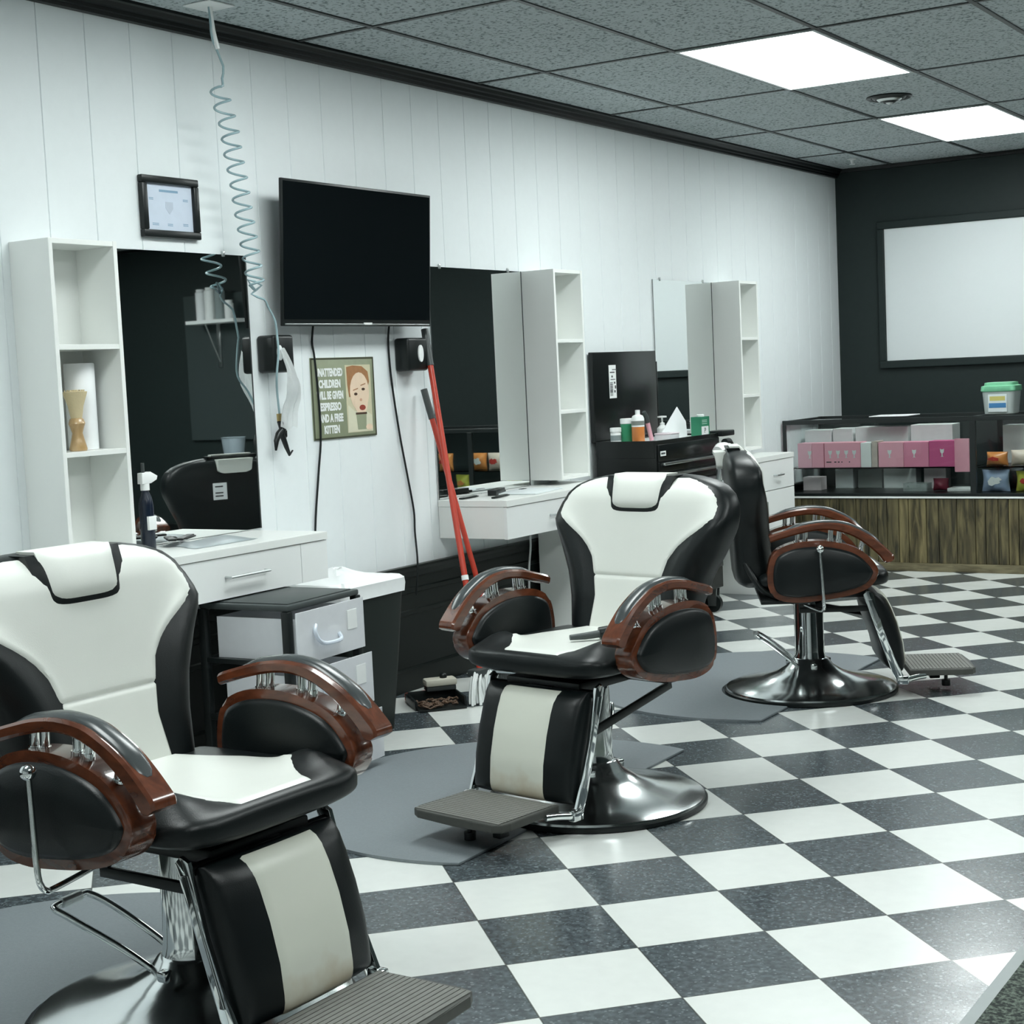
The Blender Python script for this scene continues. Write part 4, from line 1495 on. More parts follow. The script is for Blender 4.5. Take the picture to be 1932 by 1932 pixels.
def bin_and_cart():
    # waste bin with liner
    t = thing('waste_bin', 'black waste bin with white liner, right of the plastic drawers', 'bin', (-3.69, 4.60, 0))
    b = BM()

    def rect(hx, hy, z, r=0.03, n=5):
        out = []
        for cx, cy, a0 in ((hx - r, hy - r, 0), (-hx + r, hy - r, PI / 2), (-hx + r, -hy + r, PI), (hx - r, -hy + r, 1.5 * PI)):
            for k in range(n):
                a = a0 + PI / 2 * k / (n - 1)
                out.append((cx + r * math.cos(a), cy + r * math.sin(a), z))
        return out
    loft(b, [rect(0.145, 0.125, 0.001), rect(0.165, 0.155, 0.3), rect(0.178, 0.18, 0.55), rect(0.170, 0.172, 0.55), rect(0.155, 0.145, 0.3)], cap=True)
    obj('body', b, colour('dark_bin_plastic', (0.010, 0.015, 0.013), 0.45, spec=0.3), t)
    b = BM()
    random.seed(11)
    rows = []
    for hx, hy, z in ((0.181, 0.183, 0.515), (0.184, 0.187, 0.545), (0.184, 0.187, 0.566), (0.172, 0.174, 0.572), (0.15, 0.15, 0.574), (0.11, 0.11, 0.578), (0.06, 0.06, 0.596), (0.02, 0.02, 0.612)):
        rows.append([(x + random.uniform(-0.004, 0.004), y, zz + random.uniform(-0.009, 0.009) * (z > 0.57)) for x, y, zz in rect(hx, hy, z, min(hx, 0.03))])
    loft(b, rows, cap=False)
    b.faces.new(b.verts[-20:])
    obj('liner', b, colour('white_bin_liner', (0.88, 0.90, 0.90), 0.4), t, angle=25)
    # three drawer cart
    rz = math.radians(3.0)
    t = thing('drawer_cart', 'clear three-drawer plastic cart with black frame beside the waste bin', 'drawer unit', (-3.475, 4.02, 0), rz)
    hx, hy = 0.17, 0.19
    b = BM()
    box(b, -hx - 0.012, hx + 0.012, -hy - 0.008, hy + 0.008, 0.582, 0.602, 0.006)
    box(b, -hx + 0.01, hx - 0.005, -hy + 0.015, hy - 0.015, 0.6015, 0.6055, 0.002)
    obj('top', b, DARK_GREY, t)
    for sx in (-1, 1):
        for sy in (-1, 1):
            b = BM()
            box(b, sx * hx - 0.014, sx * hx + 0.014, sy * hy - 0.014, sy * hy + 0.014, 0.03, 0.582, 0.004)
            obj('corner_post', b, BLACK_PLASTIC, t)
            b = BM()
            cyl(b, (sx * (hx - 0.02), sy * (hy - 0.02) - 0.009, 0.0165), (sx * (hx - 0.02), sy * (hy - 0.02) + 0.009, 0.0165), 0.016)
            obj('caster', b, BLACK_PLASTIC, t)
    for z in (0.026, 0.215, 0.405):
        b = BM()
        for (x0, x1, y0, y1) in ((-hx, hx, -hy - 0.012, -hy + 0.008), (-hx, hx, hy - 0.008, hy + 0.012), (-hx - 0.01, -hx + 0.01, -hy, hy)):
            box(b, x0, x1, y0, y1, z, z + 0.016, 0.002)
        obj('rail', b, BLACK_PLASTIC, t)
    handm = mat('clear_blue_plastic', (0.74, 0.80, 0.88), 0.15, var=0.05, alpha=0.85)
    for k, (z0, pull) in enumerate(((0.42, 0.03), (0.235, 0.055), (0.048, 0.085))):
        z1 = z0 + 0.155
        x1 = hx + pull
        b = BM()
        th = 0.003
        y0, y1 = -hy + 0.018, hy - 0.018
        box(b, x1 - 0.33, x1, y0, y1, z0, z0 + th)
        box(b, x1 - 0.33, x1, y0, y0 + th, z0 + th, z1 - 0.02)
        box(b, x1 - 0.33, x1, y1 - th, y1, z0 + th, z1 - 0.02)
        box(b, x1 - 0.33, x1 - 0.327, y0 + th, y1 - th, z0 + th, z1 - 0.02)
        dr = obj('drawer', b, CLEAR_PLASTIC, t, smooth=False)
        b = BM()
        box(b, x1, x1 + 0.004, -hy + 0.002, hy - 0.002, z0 - 0.012, z1 + 0.002, 0.0015)
        obj('drawer_front', b, CLEAR_PLASTIC, dr, smooth=False)
        b = BM()
        tube(b, [(x1 + 0.004, -0.085, z0 + 0.105), (x1 + 0.012, -0.10, z0 + 0.085), (x1 + 0.016, -0.085, z0 + 0.055), (x1 + 0.018, -0.05, z0 + 0.04), (x1 + 0.018, 0.03, z0 + 0.04), (x1 + 0.004, 0.04, z0 + 0.06)], 0.007, 8, smooth=4)
        obj('handle', b, handm, dr)
        b = BM()
        box(b, x1 + 0.004, x1 + 0.0055, 0.09, 0.145, z0 + 0.06, z0 + 0.125, 0.0005, 1)
        obj('label_tab', b, MAT_MARK, dr, smooth=False)
        random.seed(20 + k)
        cols = ((0.82, 0.84, 0.85), (0.3, 0.38, 0.5), (0.85, 0.86, 0.82)) if k < 2 else ((0.62, 0.5, 0.48), (0.7, 0.72, 0.74), (0.45, 0.5, 0.55))
        for q, c in enumerate(cols):
            b = BM()
            yy = -0.1 + 0.1 * q
            box(b, x1 - 0.12, x1 - 0.02, yy - 0.045, yy + 0.045, z0 + 0.0035, z0 + 0.05 + 0.025 * random.random(), 0.008)
            o = obj('drawer_contents', b, colour('contents_%d' % (q + (3 if k == 2 else 0)), c, 0.5), dr)


bin_and_cart()


def tool_chest():
    # rolling tool chest with the lid leaning back on the wall
    y0, y1, xf = 6.945, 7.665, -3.545
    t = thing('tool_chest', 'black rolling tool chest with raised lid, between two mirrors', 'tool chest', (-3.72, 7.30, 0))
    O = Vector((-3.72, 7.30, 0))

    def B(bm, x0, x1, ya, yb, z0, z1, bev=0.002):
        box(bm, x0 - O.x, x1 - O.x, ya - O.y, yb - O.y, z0, z1, bev)
        return bm
    gl = mat('black_enamel', (0.008, 0.010, 0.010), 0.24, var=0.1, spec=0.35)
    b = BM()
    B(b, -3.885, xf - 0.003, y0, y1, 0.13, 0.86)
    for (xa, xb, ya, yb) in ((-3.885, -3.875, y0, y1), (xf - 0.013, xf - 0.003, y0, y1), (-3.875, xf - 0.013, y0, y0 + 0.01), (-3.875, xf - 0.013, y1 - 0.01, y1)):
        B(b, xa, xb, ya, yb, 0.86, 0.945, 0.001)
    obj('body', b, gl, t, smooth=False)
    b = BM()
    B(b, -3.875, xf - 0.013, y0 + 0.01, y1 - 0.01, 0.928, 0.936, 0.001)
    obj('tray', b, WHITE_PLASTIC, t, smooth=False)
    b = BM()
    B(b, -3.911, -3.887, y0 + 0.005, y1 - 0.02, 0.94, 1.392, 0.004)
    lid = obj('lid', b, gl, t)
    b = BM()
    B(b, -3.905, -3.888, y1 - 0.02, y1 - 0.005, 0.96, 1.335, 0.002)
    obj('lid_flange', b, gl, lid)
    # barcode sticker
    b = BM()
    B(b, -3.8869, -3.8865, 7.115, 7.19, 1.157, 1.325, 0)
    st = obj('sticker', b, MAT_MARK, lid, smooth=False)
    b = BM()
    random.seed(2)
    z = 1.17
    while z < 1.24:
        h = random.choice((0.002, 0.003, 0.005))
        B(b, -3.8864, -3.8861, 7.122, 7.152, z, z + h, 0)
        z += h + random.choice((0.0015, 0.003))
    for zz, yy, hh in ((1.185, 7.165, 0.012), (1.205, 7.172, 0.016), (1.23, 7.165, 0.01), (1.25, 7.13, 0.004), (1.262, 7.14, 0.01), (1.285, 7.125, 0.006), (1.30, 7.15, 0.004)):
        B(b, -3.8864, -3.8861, yy, yy + 0.014 if hh > 0.008 else yy + 0.05, zz, zz + hh, 0)
    obj('sticker_print', b, DARK_PRINT, st, smooth=False)
    zt = 0.925
    for k, h in enumerate((0.085, 0.055, 0.055, 0.09, 0.12, 0.12, 0.16)):
        za = zt - h
        b = BM()
        B(b, xf - 0.004, xf + 0.006, y0 + 0.01, y1 - 0.01, za + 0.003, zt - 0.001, 0.002)
        dr = obj('drawer', b, gl, t)
        b = BM()
        B(b, xf + 0.006, xf + 0.022, y0 + 0.04, y1 - 0.03, zt - 0.020, zt - 0.006, 0.005)
        if k > 0:
            obj('handle', b, BRUSHED, dr)
        else:
            b.free()
        zt = za
        if k == 0:
            b = BM()
            B(b, xf + 0.006, xf + 0.0066, 6.97, 7.03, 0.868, 0.892, 0)
            nm = obj('name_plate', b, MAT_MARK, dr, smooth=False)
            b = BM()
            B(b, xf + 0.0066, xf + 0.0069, 6.978, 7.022, 0.876, 0.885, 0)
            obj('plate_print', b, DARK_GREY, nm, smooth=False)
    for sx in (-3.85, -3.58):
        for sy in (y0 + 0.06, y1 - 0.06):
            b = BM()
            cyl(b, (sx - O.x, sy - O.y - 0.014, 0.048), (sx - O.x, sy - O.y + 0.014, 0.048), 0.047, seg=28)
            cs = obj('caster', b, BLACK_PLASTIC, t)
            b = BM()
            for q in (-0.022, 0.018):
                prism(b, [(-0.022, 0.035), (0.022, 0.035), (0.03, 0.128), (-0.03, 0.128)], lambda a, z, d: (sx - O.x + a, sy - O.y + d, z), q, q + 0.004)
            cyl(b, (sx - O.x, sy - O.y - 0.02, 0.048), (sx - O.x, sy - O.y + 0.02, 0.048), 0.012)
            obj('fork', b, BRUSHED, cs)
    b = BM()
    B(b, -3.62, -3.52, y1 + 0.001, y1 + 0.15, 0.925, 0.955, 0.006)
    obj('side_tray', b, BLACK_PLASTIC, t)
    TZ = 0.9365

    def bottle(name, label, cat, x, y, prof, m, capm=None, cap=None, band=None, bandm=None):
        tt = thing(name, label, cat, (x, y, TZ))
        b = BM()
        lathe(b, prof, seg=24)
        obj('container', b, m, tt)
        if cap:
            b = BM()
            lathe(b, cap, seg=24)
            obj('cap', b, capm, tt)
        if band:
            b = BM()
            r, za, zb = band
            lathe(b, [(r - 0.001, za), (r, za + 0.001), (r, zb - 0.001), (r - 0.001, zb)], seg=24)
            obj('label_band', b, bandm, tt)
    bottle('jar', 'small white jar with dark print on the tool chest, leftmost container', 'jar', -3.79, 6.985, [(0.026, 0), (0.027, 0.003), (0.027, 0.05), (0.024, 0.055)], WHITE_PLASTIC, WHITE_PLASTIC, [(0.029, 0.055), (0.029, 0.075), (0.026, 0.077)], (0.0275, 0.012, 0.04), colour('grey_label', (0.25, 0.3, 0.3), 0.5))
    bottle('jar', 'green tub with pale lid on the tool chest, left of the amber bottle', 'tub', -3.745, 7.02, [(0.03, 0), (0.032, 0.003), (0.032, 0.09), (0.028, 0.094)], GREEN, WHITE_PLASTIC, [(0.033, 0.094), (0.033, 0.118), (0.03, 0.12)], None, None)
    bottle('bottle', 'white-necked bottle half full of amber liquid on the tool chest', 'bottle', -3.672, 7.0, [(0.03, 0), (0.032, 0.003), (0.032, 0.078)], ORANGE, WHITE_PLASTIC, [(0.032, 0.078), (0.032, 0.118), (0.026, 0.132), (0.012, 0.138), (0.012, 0.16), (0.009, 0.161)], (0.0325, 0.085, 0.108), colour('dark_text_band', (0.2, 0.22, 0.2), 0.5))
    bottle('bottle', 'clear pump bottle with white nozzle beside the leaning white card', 'bottle', -3.76, 7.44, [(0.026, 0), (0.028, 0.003), (0.028, 0.05), (0.012, 0.066)], WHITE_PLASTIC, WHITE_PLASTIC, [(0.012, 0.066), (0.012, 0.078), (0.005, 0.08), (0.005, 0.104), (0.024, 0.105), (0.024, 0.113), (0.006, 0.114)], None, None)
    t2 = thing('hair_brush', 'pink handled brush standing upright behind the amber bottle', 'brush', (-3.66, 7.12, TZ + 0.004))
    b = BM()
    cyl(b, (0, 0, 0), (-0.01, -0.02, 0.09), 0.011)
    obj('handle', b, colour('pink_plastic', (0.66, 0.36, 0.42), 0.3), t2)
    b = BM()
    tube(b, [(-0.01, -0.02, 0.09), (-0.012, -0.032, 0.12), (-0.014, -0.048, 0.145)], [0.013, 0.014, 0.010], 12)
    obj('bristle_head', b, DARK_GREY, t2)
    t2 = thing('plastic_box', 'small clear plastic box beside the pink brush on the tool chest', 'box', (-3.62, 7.20, TZ))
    b = BM()
    box(b, -0.045, 0.045, -0.04, 0.06, 0, 0.028, 0.003)
    obj('container', b, colour('milky_clear_plastic', (0.7, 0.72, 0.74), 0.2, alpha=0.8), t2)
    b = BM()
    box(b, -0.047, 0.047, -0.042, 0.062, 0.0285, 0.036, 0.003)
    obj('lid', b, colour('pale_pink_lid', (0.74, 0.66, 0.7), 0.3), t2)
    # white card leaning
    b = BM()
    prism(b, [(7.26, 0.0), (7.60, 0.0), (7.62, 0.075), (7.555, 0.155)], lambda a, z, d: (-3.70 + d + (z * -0.2), a, TZ + z), 0, 0.004)
    tag(obj('white_card', b, PAPER, smooth=False), 'large white card leaning among the bottles on the tool chest', 'card')
    t2 = thing('carton', 'green and white carton standing at the right end of the tool chest', 'carton', (-3.60, 7.565, TZ))
    b = BM()
    box(b, -0.03, 0.03, -0.055, 0.045, 0, 0.1, 0.0015)
    cb = obj('box', b, GREEN_LABEL, t2, smooth=False)
    b = BM()
    box(b, 0.03, 0.0306, -0.053, 0.03, 0.004, 0.05, 0)
    obj('front_label', b, PAPER, cb, smooth=False)
    bb = text_bm('P', 0.04, face_x(0.0309, -0.012, 0.027), 0.0003)
    obj('letter', bb, DARK_PRINT, cb, smooth=False)
    b = BM()
    for z in (0.062, 0.072, 0.08):
        box(b, 0.03, 0.0306, -0.045, 0.015, z, z + 0.004, 0)
    obj('print_lines', b, colour('pale_green_print', (0.4, 0.6, 0.5), 0.5), cb, smooth=False)
    b = BM()
    lathe(b, [(0.02, 0.0955), (0.02, 0.11), (0.016, 0.112)], seg=20)
    obj('cap', b, WHITE_PLASTIC, t2)
    # hair dryer hanging on the chest end
    t2 = thing('hair_dryer', 'white and black hair dryer hung at the tool chest end, behind the black chair', 'hair dryer', (-3.46, 7.52, 0.80))
    b = BM()
    tube(b, [(0, -0.06, 0.055), (0, -0.02, 0.065), (0, 0.05, 0.066), (0, 0.11, 0.05)], [0.03, 0.038, 0.036, 0.026], 16, smooth=3) if False else tube(b, [(0, -0.06, 0.055), (0, -0.02, 0.065), (0, 0.05, 0.066), (0, 0.11, 0.05)], [0.03, 0.038, 0.036, 0.026], 16)
    obj('barrel', b, WHITE_PLASTIC, t2)
    b = BM()
    tube(b, [(0, 0.03, 0.10), (0, 0.075, 0.098), (0, 0.11, 0.085)], [0.02, 0.024, 0.015], 12)
    obj('rear_cap', b, BLACK_PLASTIC, t2)
    b = BM()
    tube(b, [(0, -0.03, 0.04), (0, -0.045, -0.03), (-0.01, -0.04, -0.09)], [0.018, 0.016, 0.013], 12)
    obj('handle', b, BRUSHED, t2)
    b = BM()
    pts = [(-0.01 + 0.02 * math.cos(k * 0.8), -0.03 + 0.022 * math.sin(k * 0.8) - 0.0025 * k, -0.09 - 0.003 * k) for k in range(30)]
    tube(b, pts, 0.004, 6)
    obj('coiled_cord', b, colour('pale_grey_cord', (0.5, 0.54, 0.53), 0.4), t2)


tool_chest()


# ------------------------------------------------------------------ display counter and back wall
def display():
    Y0, Y1, X0, X1 = 9.40, 10.02, -3.905, -0.6
    t = thing('display_case', 'long glass display case on a wood plank base along the back', 'display case', ((X0 + X1) / 2, 9.7, 0))
    O = Vector(((X0 + X1) / 2, 9.7, 0))

    def B(bm, xa, xb, ya, yb, za, zb, bev=0.002):
        box(bm, xa - O.x, xb - O.x, ya - O.y, yb - O.y, za, zb, bev)
        return bm
    b = BM()
    random.seed(9)
    x = X0
    while x < X1 - 0.01:
        w = random.choice((0.06, 0.075, 0.09, 0.11))
        w = min(w, X1 - x)
        box(b, x + 0.002 - O.x, x + w - 0.002 - O.x, Y0 + random.uniform(0, 0.002) - O.y, Y0 + 0.03 - O.y, 0.05, 0.44, 0.001, mi=int(random.random() < 0.45))
        x += w
    B(b, X0, X1, Y0 + 0.03, Y1, 0.0, 0.44, 0)
    obj('plank_base', b, [PLANK_WOOD, PLANK_WOOD2], t, smooth=False)
    b = BM()
    B(b, X0, X1, Y0 - 0.012, Y0 + 0.029, 0, 0.05, 0.003)
    obj('skirting', b, wood_material('pale_olive_skirting', (0.12, 0.1, 0.055), (0.22, 0.19, 0.11), (1, 6, 6), 0.5, 0), t)
    b = BM()
    B(b, X0, X1, Y0 - 0.012, Y1, 0.444, 0.455, 0.002)
    obj('white_strip', b, WHITE_PLASTIC, t, smooth=False)
    b = BM()
    B(b, X0, X1, Y0 - 0.006, Y1, 0.4555, 0.475, 0.002)
    obj('deck', b, BLACK_PLASTIC, t, smooth=False)
    fr = mat('black_case_frame', (0.012, 0.016, 0.016), 0.3)
    divs = (-2.71, -1.55)
    b = BM()
    B(b, X0, X1, Y0 - 0.006, Y0 + 0.014, 0.905, 0.932, 0.002)
    B(b, X0, X1, Y1 - 0.02, Y1, 0.905, 0.932, 0.002)
    for xx in (X0, X1 - 0.02) + tuple(d - 0.018 for d in divs):
        w = 0.036 if xx not in (X0, X1 - 0.02) else 0.02
        B(b, xx, xx + w, Y0 - 0.006, Y0 + 0.014, 0.475, 0.905, 0.002)
        B(b, xx, xx + w, Y1 - 0.02, Y1, 0.475, 0.905, 0.002)
        B(b, xx, xx + w, Y0 + 0.014, Y1 - 0.02, 0.905, 0.93, 0.002)
    obj('metal_frame', b, fr, t, smooth=False)
    edges = [X0 + 0.02] + [d - 0.018 for d in divs] + [X1 - 0.02]
    starts = [X0 + 0.02] + [d + 0.018 for d in divs]
    for a, c in zip(starts, [d - 0.018 for d in divs] + [X1 - 0.02]):
        b = BM()
        B(b, a, c, Y0, Y0 + 0.004, 0.476, 0.904, 0)
        obj('front_pane', b, GLASS, t, smooth=False)
        b = BM()
        B(b, a, c, Y0 + 0.014, Y1 - 0.02, 0.918, 0.923, 0)
        obj('top_pane', b, GLASS, t, smooth=False)
        b = BM()
        B(b, a, c, Y0 + 0.03, Y1 - 0.03, 0.624, 0.630, 0)
        obj('glass_shelf', b, GLASS, t, smooth=False)
        b = BM()
        B(b, a, c, Y1 - 0.012, Y1 - 0.006, 0.476, 0.904, 0)
        obj('back_door', b, mat('dark_sliding_door', (0.03, 0.04, 0.04), 0.25), t, smooth=False)

    # --- goods on the glass shelf
    def carton(label, x0, x1, z0, z1, m, marks, y0=9.45, d=0.12, group='pink cartons in the display case', name='carton', cat='carton', dark=False):
        tt = thing(name, label, cat, ((x0 + x1) / 2, y0 + d / 2, z0), 0, group)
        w, h = x1 - x0, z1 - z0
        b = BM()
        box(b, -w / 2, w / 2, -d / 2, d / 2, 0, h, 0.002)
        bx = obj('box', b, m, tt, smooth=False)
        for u in marks:
            b = BM()
            cx = -w / 2 + u * w
            P = lambda a, z, e: (cx + a * 0.8, -d / 2 - 0.0004 - e, h * 0.52 + z * 0.8)
            prism(b, [(-0.016, 0.034), (-0.006, 0.03), (0.006, 0.03), (0.016, 0.034), (0.013, 0.008), (0.004, -0.002), (0.004, -0.02), (0.012, -0.026), (-0.012, -0.026), (-0.004, -0.02), (-0.004, -0.002), (-0.013, 0.008)], P, 0, 0.0005)
            obj('cup_mark', b, MAT_MARK, bx, smooth=False)
        if dark:
            for k, (a, c) in enumerate(((0.05, 0.19), (0.27, 0.33), (0.37, 0.42), (0.47, 0.5), (0.68, 0.71))):
                b = BM()
                box(b, -w / 2 + a * w, -w / 2 + c * w, -d / 2 - 0.0009, -d / 2 - 0.0003, h * 0.2, h * 0.245, 0)
                obj('print_line', b, DARK_PRINT, bx, smooth=False)
        return tt
    S0 = 0.6305
    carton('pale pink carton at the far left of the display shelf', -3.83, -3.737, S0, 0.785, PINK_PALE, [0.85])
    carton('pink carton second from the left in the display row', -3.735, -3.658, S0, 0.785, PINK, [])
    carton('wide pink carton with four white cup marks in the display case', -3.653, -3.42, S0, 0.786, PINK, [0.16, 0.38, 0.61, 0.83], dark=True)
    carton('white carton end beside the wide pink carton in the display', -3.418, -3.352, S0, 0.782, WHITE_PLASTIC, [], group=None)
    carton('beige packet squeezed between the white and pale rose cartons', -3.348, -3.312, S0, 0.79, colour('beige_packet', (0.55, 0.47, 0.42), 0.5, var=0.2), [], group=None, name='packet', cat='packet')
    carton('pale rose carton with one cup mark, mid display shelf', -3.305, -3.148, S0, 0.782, PINK, [0.45])
    carton('rose carton with one cup mark, left of the magenta one', -3.146, -2.992, S0, 0.782, PINK_MID, [0.42])
    carton('deep magenta carton with one white cup mark in the display', -2.99, -2.83, S0, 0.786, MAGENTA, [0.5])
    b = BM()
    box(b, -2.826, -2.735, 9.415, 9.43, 0.60, 0.80, 0.005)
    tag(obj('pink_packet', b, PINK_CLOTH), 'pink packet hanging in front, right end of the pink carton row', 'packet')

    # white boxes in the rear row, upper shelf
    for i, (xa, xb, z1) in enumerate(((-3.88, -3.70, 0.855), (-3.69, -3.56, 0.862), (-3.54, -3.20, 0.868), (-3.18, -2.92, 0.875))):
        b = BM()
        box(b, xa, xb, 9.70, 9.86, S0, z1, 0.002)
        tag(obj('white_box', b, colour('white_board', (0.94, 0.95, 0.95), 0.5), smooth=False), ('white box at the left end behind the pink cartons', 'narrow white box second in the rear display row', 'widest white box in the rear row, behind the wide pink carton', 'white box behind the rose cartons, right end of rear row')[i], 'box', 'white boxes behind the pink cartons')
    b = BM()
    box(b, -2.62, -2.30, 9.72, 9.86, S0, 0.86, 0.002)
    tag(obj('white_box', b, colour('white_board', (0.94, 0.95, 0.95), 0.5), smooth=False), 'white box behind the orange and cream bags, right of the divider', 'box', 'white boxes behind the pink cartons')
    # lower deck goods
    D0 = 0.4755
    for i, (xa, xb, ya, z1, c) in enumerate(((-3.86, -3.74, 9.6, 0.56, (0.8, 0.7, 0.72)), (-3.70, -3.58, 9.75, 0.60, (0.7, 0.75, 0.75)), (-3.56, -3.40, 9.78, 0.595, (0.35, 0.4, 0.38)), (-3.38, -3.17, 9.75, 0.61, (0.84, 0.87, 0.87)), (-3.12, -2.98, 9.75, 0.605, (0.86, 0.78, 0.8)))):
        b = BM()
        box(b, xa, xb, ya, ya + 0.1, D0, z1, 0.002)
        tag(obj('white_box', b, colour('deck_box_%d' % i, c, 0.5), smooth=False), ('pinkish box on the lower deck, left end of the display', 'grey box on the lower deck under the second pink carton', 'dull olive box on the lower deck, left of the long pale box', 'long pale box on the lower deck under the wide pink carton', 'pale pink box on the lower deck under the rose cartons')[i], 'box')
    t2 = thing('clear_tray', 'clear empty tray on the lower deck of the display case', 'tray', (-3.10, 9.56, D0))
    b = BM()
    for (xa, xb, ya, yb, za, zb) in ((-0.075, 0.075, -0.05, 0.05, 0, 0.004), (-0.075, -0.071, -0.05, 0.05, 0.004, 0.05), (0.071, 0.075, -0.05, 0.05, 0.004, 0.05), (-0.071, 0.071, -0.05, -0.046, 0.004, 0.05), (-0.071, 0.071, 0.046, 0.05, 0.004, 0.05)):
        box(b, xa, xb, ya, yb, za, zb, 0)
    obj('tray', b, colour('clear_tray_plastic', (0.6, 0.68, 0.66), 0.1, alpha=0.35), t2, smooth=False)

    def bag(label, x, y, z, w, h, d, m, print_m=None, name='snack_bag', group='snack bags in the display case'):
        tt = thing(name, label, 'bag', (x, y, z), random.uniform(-0.15, 0.15), group)
        b = BM()
        rows = []
        for i in range(9):
            v = i / 8
            hw = w / 2 * (1 - 0.10 * math.sin(PI * v))
            e = math.sin(PI * min(1, max(0, v))) ** 0.6
            row = []
            for k in range(20):
                a = 2 * PI * k / 20
                row.append((hw * math.cos(a), d / 2 * (0.08 + e) * math.sin(a) + 0.004 * math.sin(5 * v + k), h * v))
            rows.append(row)
        loft(b, rows)
        bg = obj('wrapper', b, m, tt)
        if print_m:
            b = BM()
            P = lambda a, z, e: (a, -d / 2 * 1.02 - 0.003 - e, h * 0.5 + z)
            prism(b, [((0.16 + 0.16 * random.random()) * w * math.cos(k / 14 * 2 * PI), (0.1 + 0.14 * random.random()) * h * math.sin(k / 14 * 2 * PI)) for k in range(14)], P, 0, 0.003)
            obj('print', b, print_m, bg, smooth=False)
    OR = colour('orange_wrapper', (0.72, 0.28, 0.08), 0.3, var=0.25, scale=20)
    YL = colour('yellow_green_wrapper', (0.62, 0.62, 0.10), 0.3, var=0.3, scale=20)
    BL = colour('pale_blue_wrapper', (0.35, 0.45, 0.62), 0.3, var=0.3, scale=20)
    CR = colour('cream_wrapper', (0.74, 0.62, 0.52), 0.35, var=0.2, scale=20)
    DK = colour('dark_wrapper', (0.03, 0.035, 0.04), 0.3, var=0.3, scale=30)
    RD = colour('red_wrapper', (0.5, 0.04, 0.03), 0.35)
    TL = colour('teal_wrapper', (0.05, 0.3, 0.33), 0.35)
    random.seed(31)
    bag('orange bag on the glass shelf right of the case divider', -2.60, 9.52, S0 + 0.001, 0.135, 0.08, 0.09, OR, RD)
    bag('cream bag beside the orange bag on the glass shelf', -2.46, 9.52, S0 + 0.001, 0.12, 0.09, 0.09, CR, None)
    bag('pale blue bag on the deck right of the case divider', -2.61, 9.52, D0 + 0.001, 0.17, 0.13, 0.08, BL, MAT_MARK)
    bag('yellow green bag on the deck at the photo edge', -2.42, 9.53, D0 + 0.001, 0.16, 0.12, 0.08, YL, RD)
    cols = (DK, YL, OR, YL, CR, OR, YL, OR, TL, YL)
    for k, m in enumerate(cols):
        bag('snack bag in the right part of the display, reflected in the middle mirror', -2.25 + 0.145 * k, 9.55, (S0 if k % 3 else D0) + 0.001, 0.13, 0.12, 0.07, m, (OR, RD, MAT_MARK)[k % 3], group='reflected snack bags')
    bag('black bag behind the pale blue bag on the deck', -2.55, 9.72, D0 + 0.001, 0.16, 0.14, 0.08, DK)
    bag('dark red bag beside the clear tray on the lower deck', -2.96, 9.58, D0 + 0.001, 0.1, 0.075, 0.07, colour('maroon_wrapper', (0.22, 0.025, 0.05), 0.4, var=0.3), None)
    b = BM()
    box(b, -2.90, -2.75, 9.5, 9.62, D0, D0 + 0.022, 0.004)
    tag(obj('white_packet', b, WHITE_PLASTIC), 'flat white packet on the lower deck by the divider', 'packet')
    b = BM()
    box(b, -3.42, -3.17, 9.62, 9.86, 0.9325, 0.938, 0.002)
    tag(obj('white_sheet', b, PAPER, smooth=False), 'thin white sheet lying on top of the display case', 'sheet')
    # tub with green lid
    t2 = thing('plastic_tub', 'clear tub with mint green lid and label, on the display case', 'tub', (-2.595, 9.62, 0.9325))
    b = BM()
    sq = lambda hw, z, r=0.03: [(cx * (hw - r) + r * math.cos(a0 + q * PI / 8), cy * (hw - r) + r * math.sin(a0 + q * PI / 8), z) for cx, cy, a0 in ((1, 1, 0), (-1, 1, PI / 2), (-1, -1, PI), (1, -1, 1.5 * PI)) for q in range(5)]
    loft(b, [sq(0.082, 0.001), sq(0.086, 0.005), sq(0.096, 0.135)])
    obj('tub', b, colour('clear_tub_plastic', (0.62, 0.7, 0.68), 0.15, alpha=0.75), t2)
    b = BM()
    loft(b, [sq(0.1, 0.136), sq(0.103, 0.142), sq(0.1, 0.168), sq(0.086, 0.172), sq(0.084, 0.188), sq(0.07, 0.19)])
    obj('lid', b, colour('mint_green_plastic', (0.18, 0.5, 0.3), 0.35, var=0.15), t2)
    b = BM()
    box(b, -0.055, 0.055, -0.0965, -0.0935, 0.015, 0.12, 0.001)
    lb = obj('front_label', b, colour('pale_tub_label', (0.66, 0.72, 0.72), 0.5), t2, smooth=False)
    b = BM()
    box(b, -0.05, 0.05, -0.0972, -0.0964, 0.04, 0.068, 0)
    obj('blue_print', b, colour('blue_print', (0.05, 0.2, 0.42), 0.5), lb, smooth=False)
    b = BM()
    box(b, -0.045, 0.045, -0.0972, -0.0964, 0.082, 0.108, 0)
    obj('yellow_print', b, colour('yellow_print', (0.55, 0.5, 0.15), 0.5), lb, smooth=False)
    # projection screen
    b = BM()
    box(b, -3.584, -1.951, YB - 0.012, YB - 0.0005, 1.277, 2.155, 0.001)
    tag(obj('white_screen', b, mat('matte_white_screen', (0.74, 0.78, 0.79), 0.7, var=0.01), smooth=False), 'large white screen panel on the dark back wall', 'screen')


display()


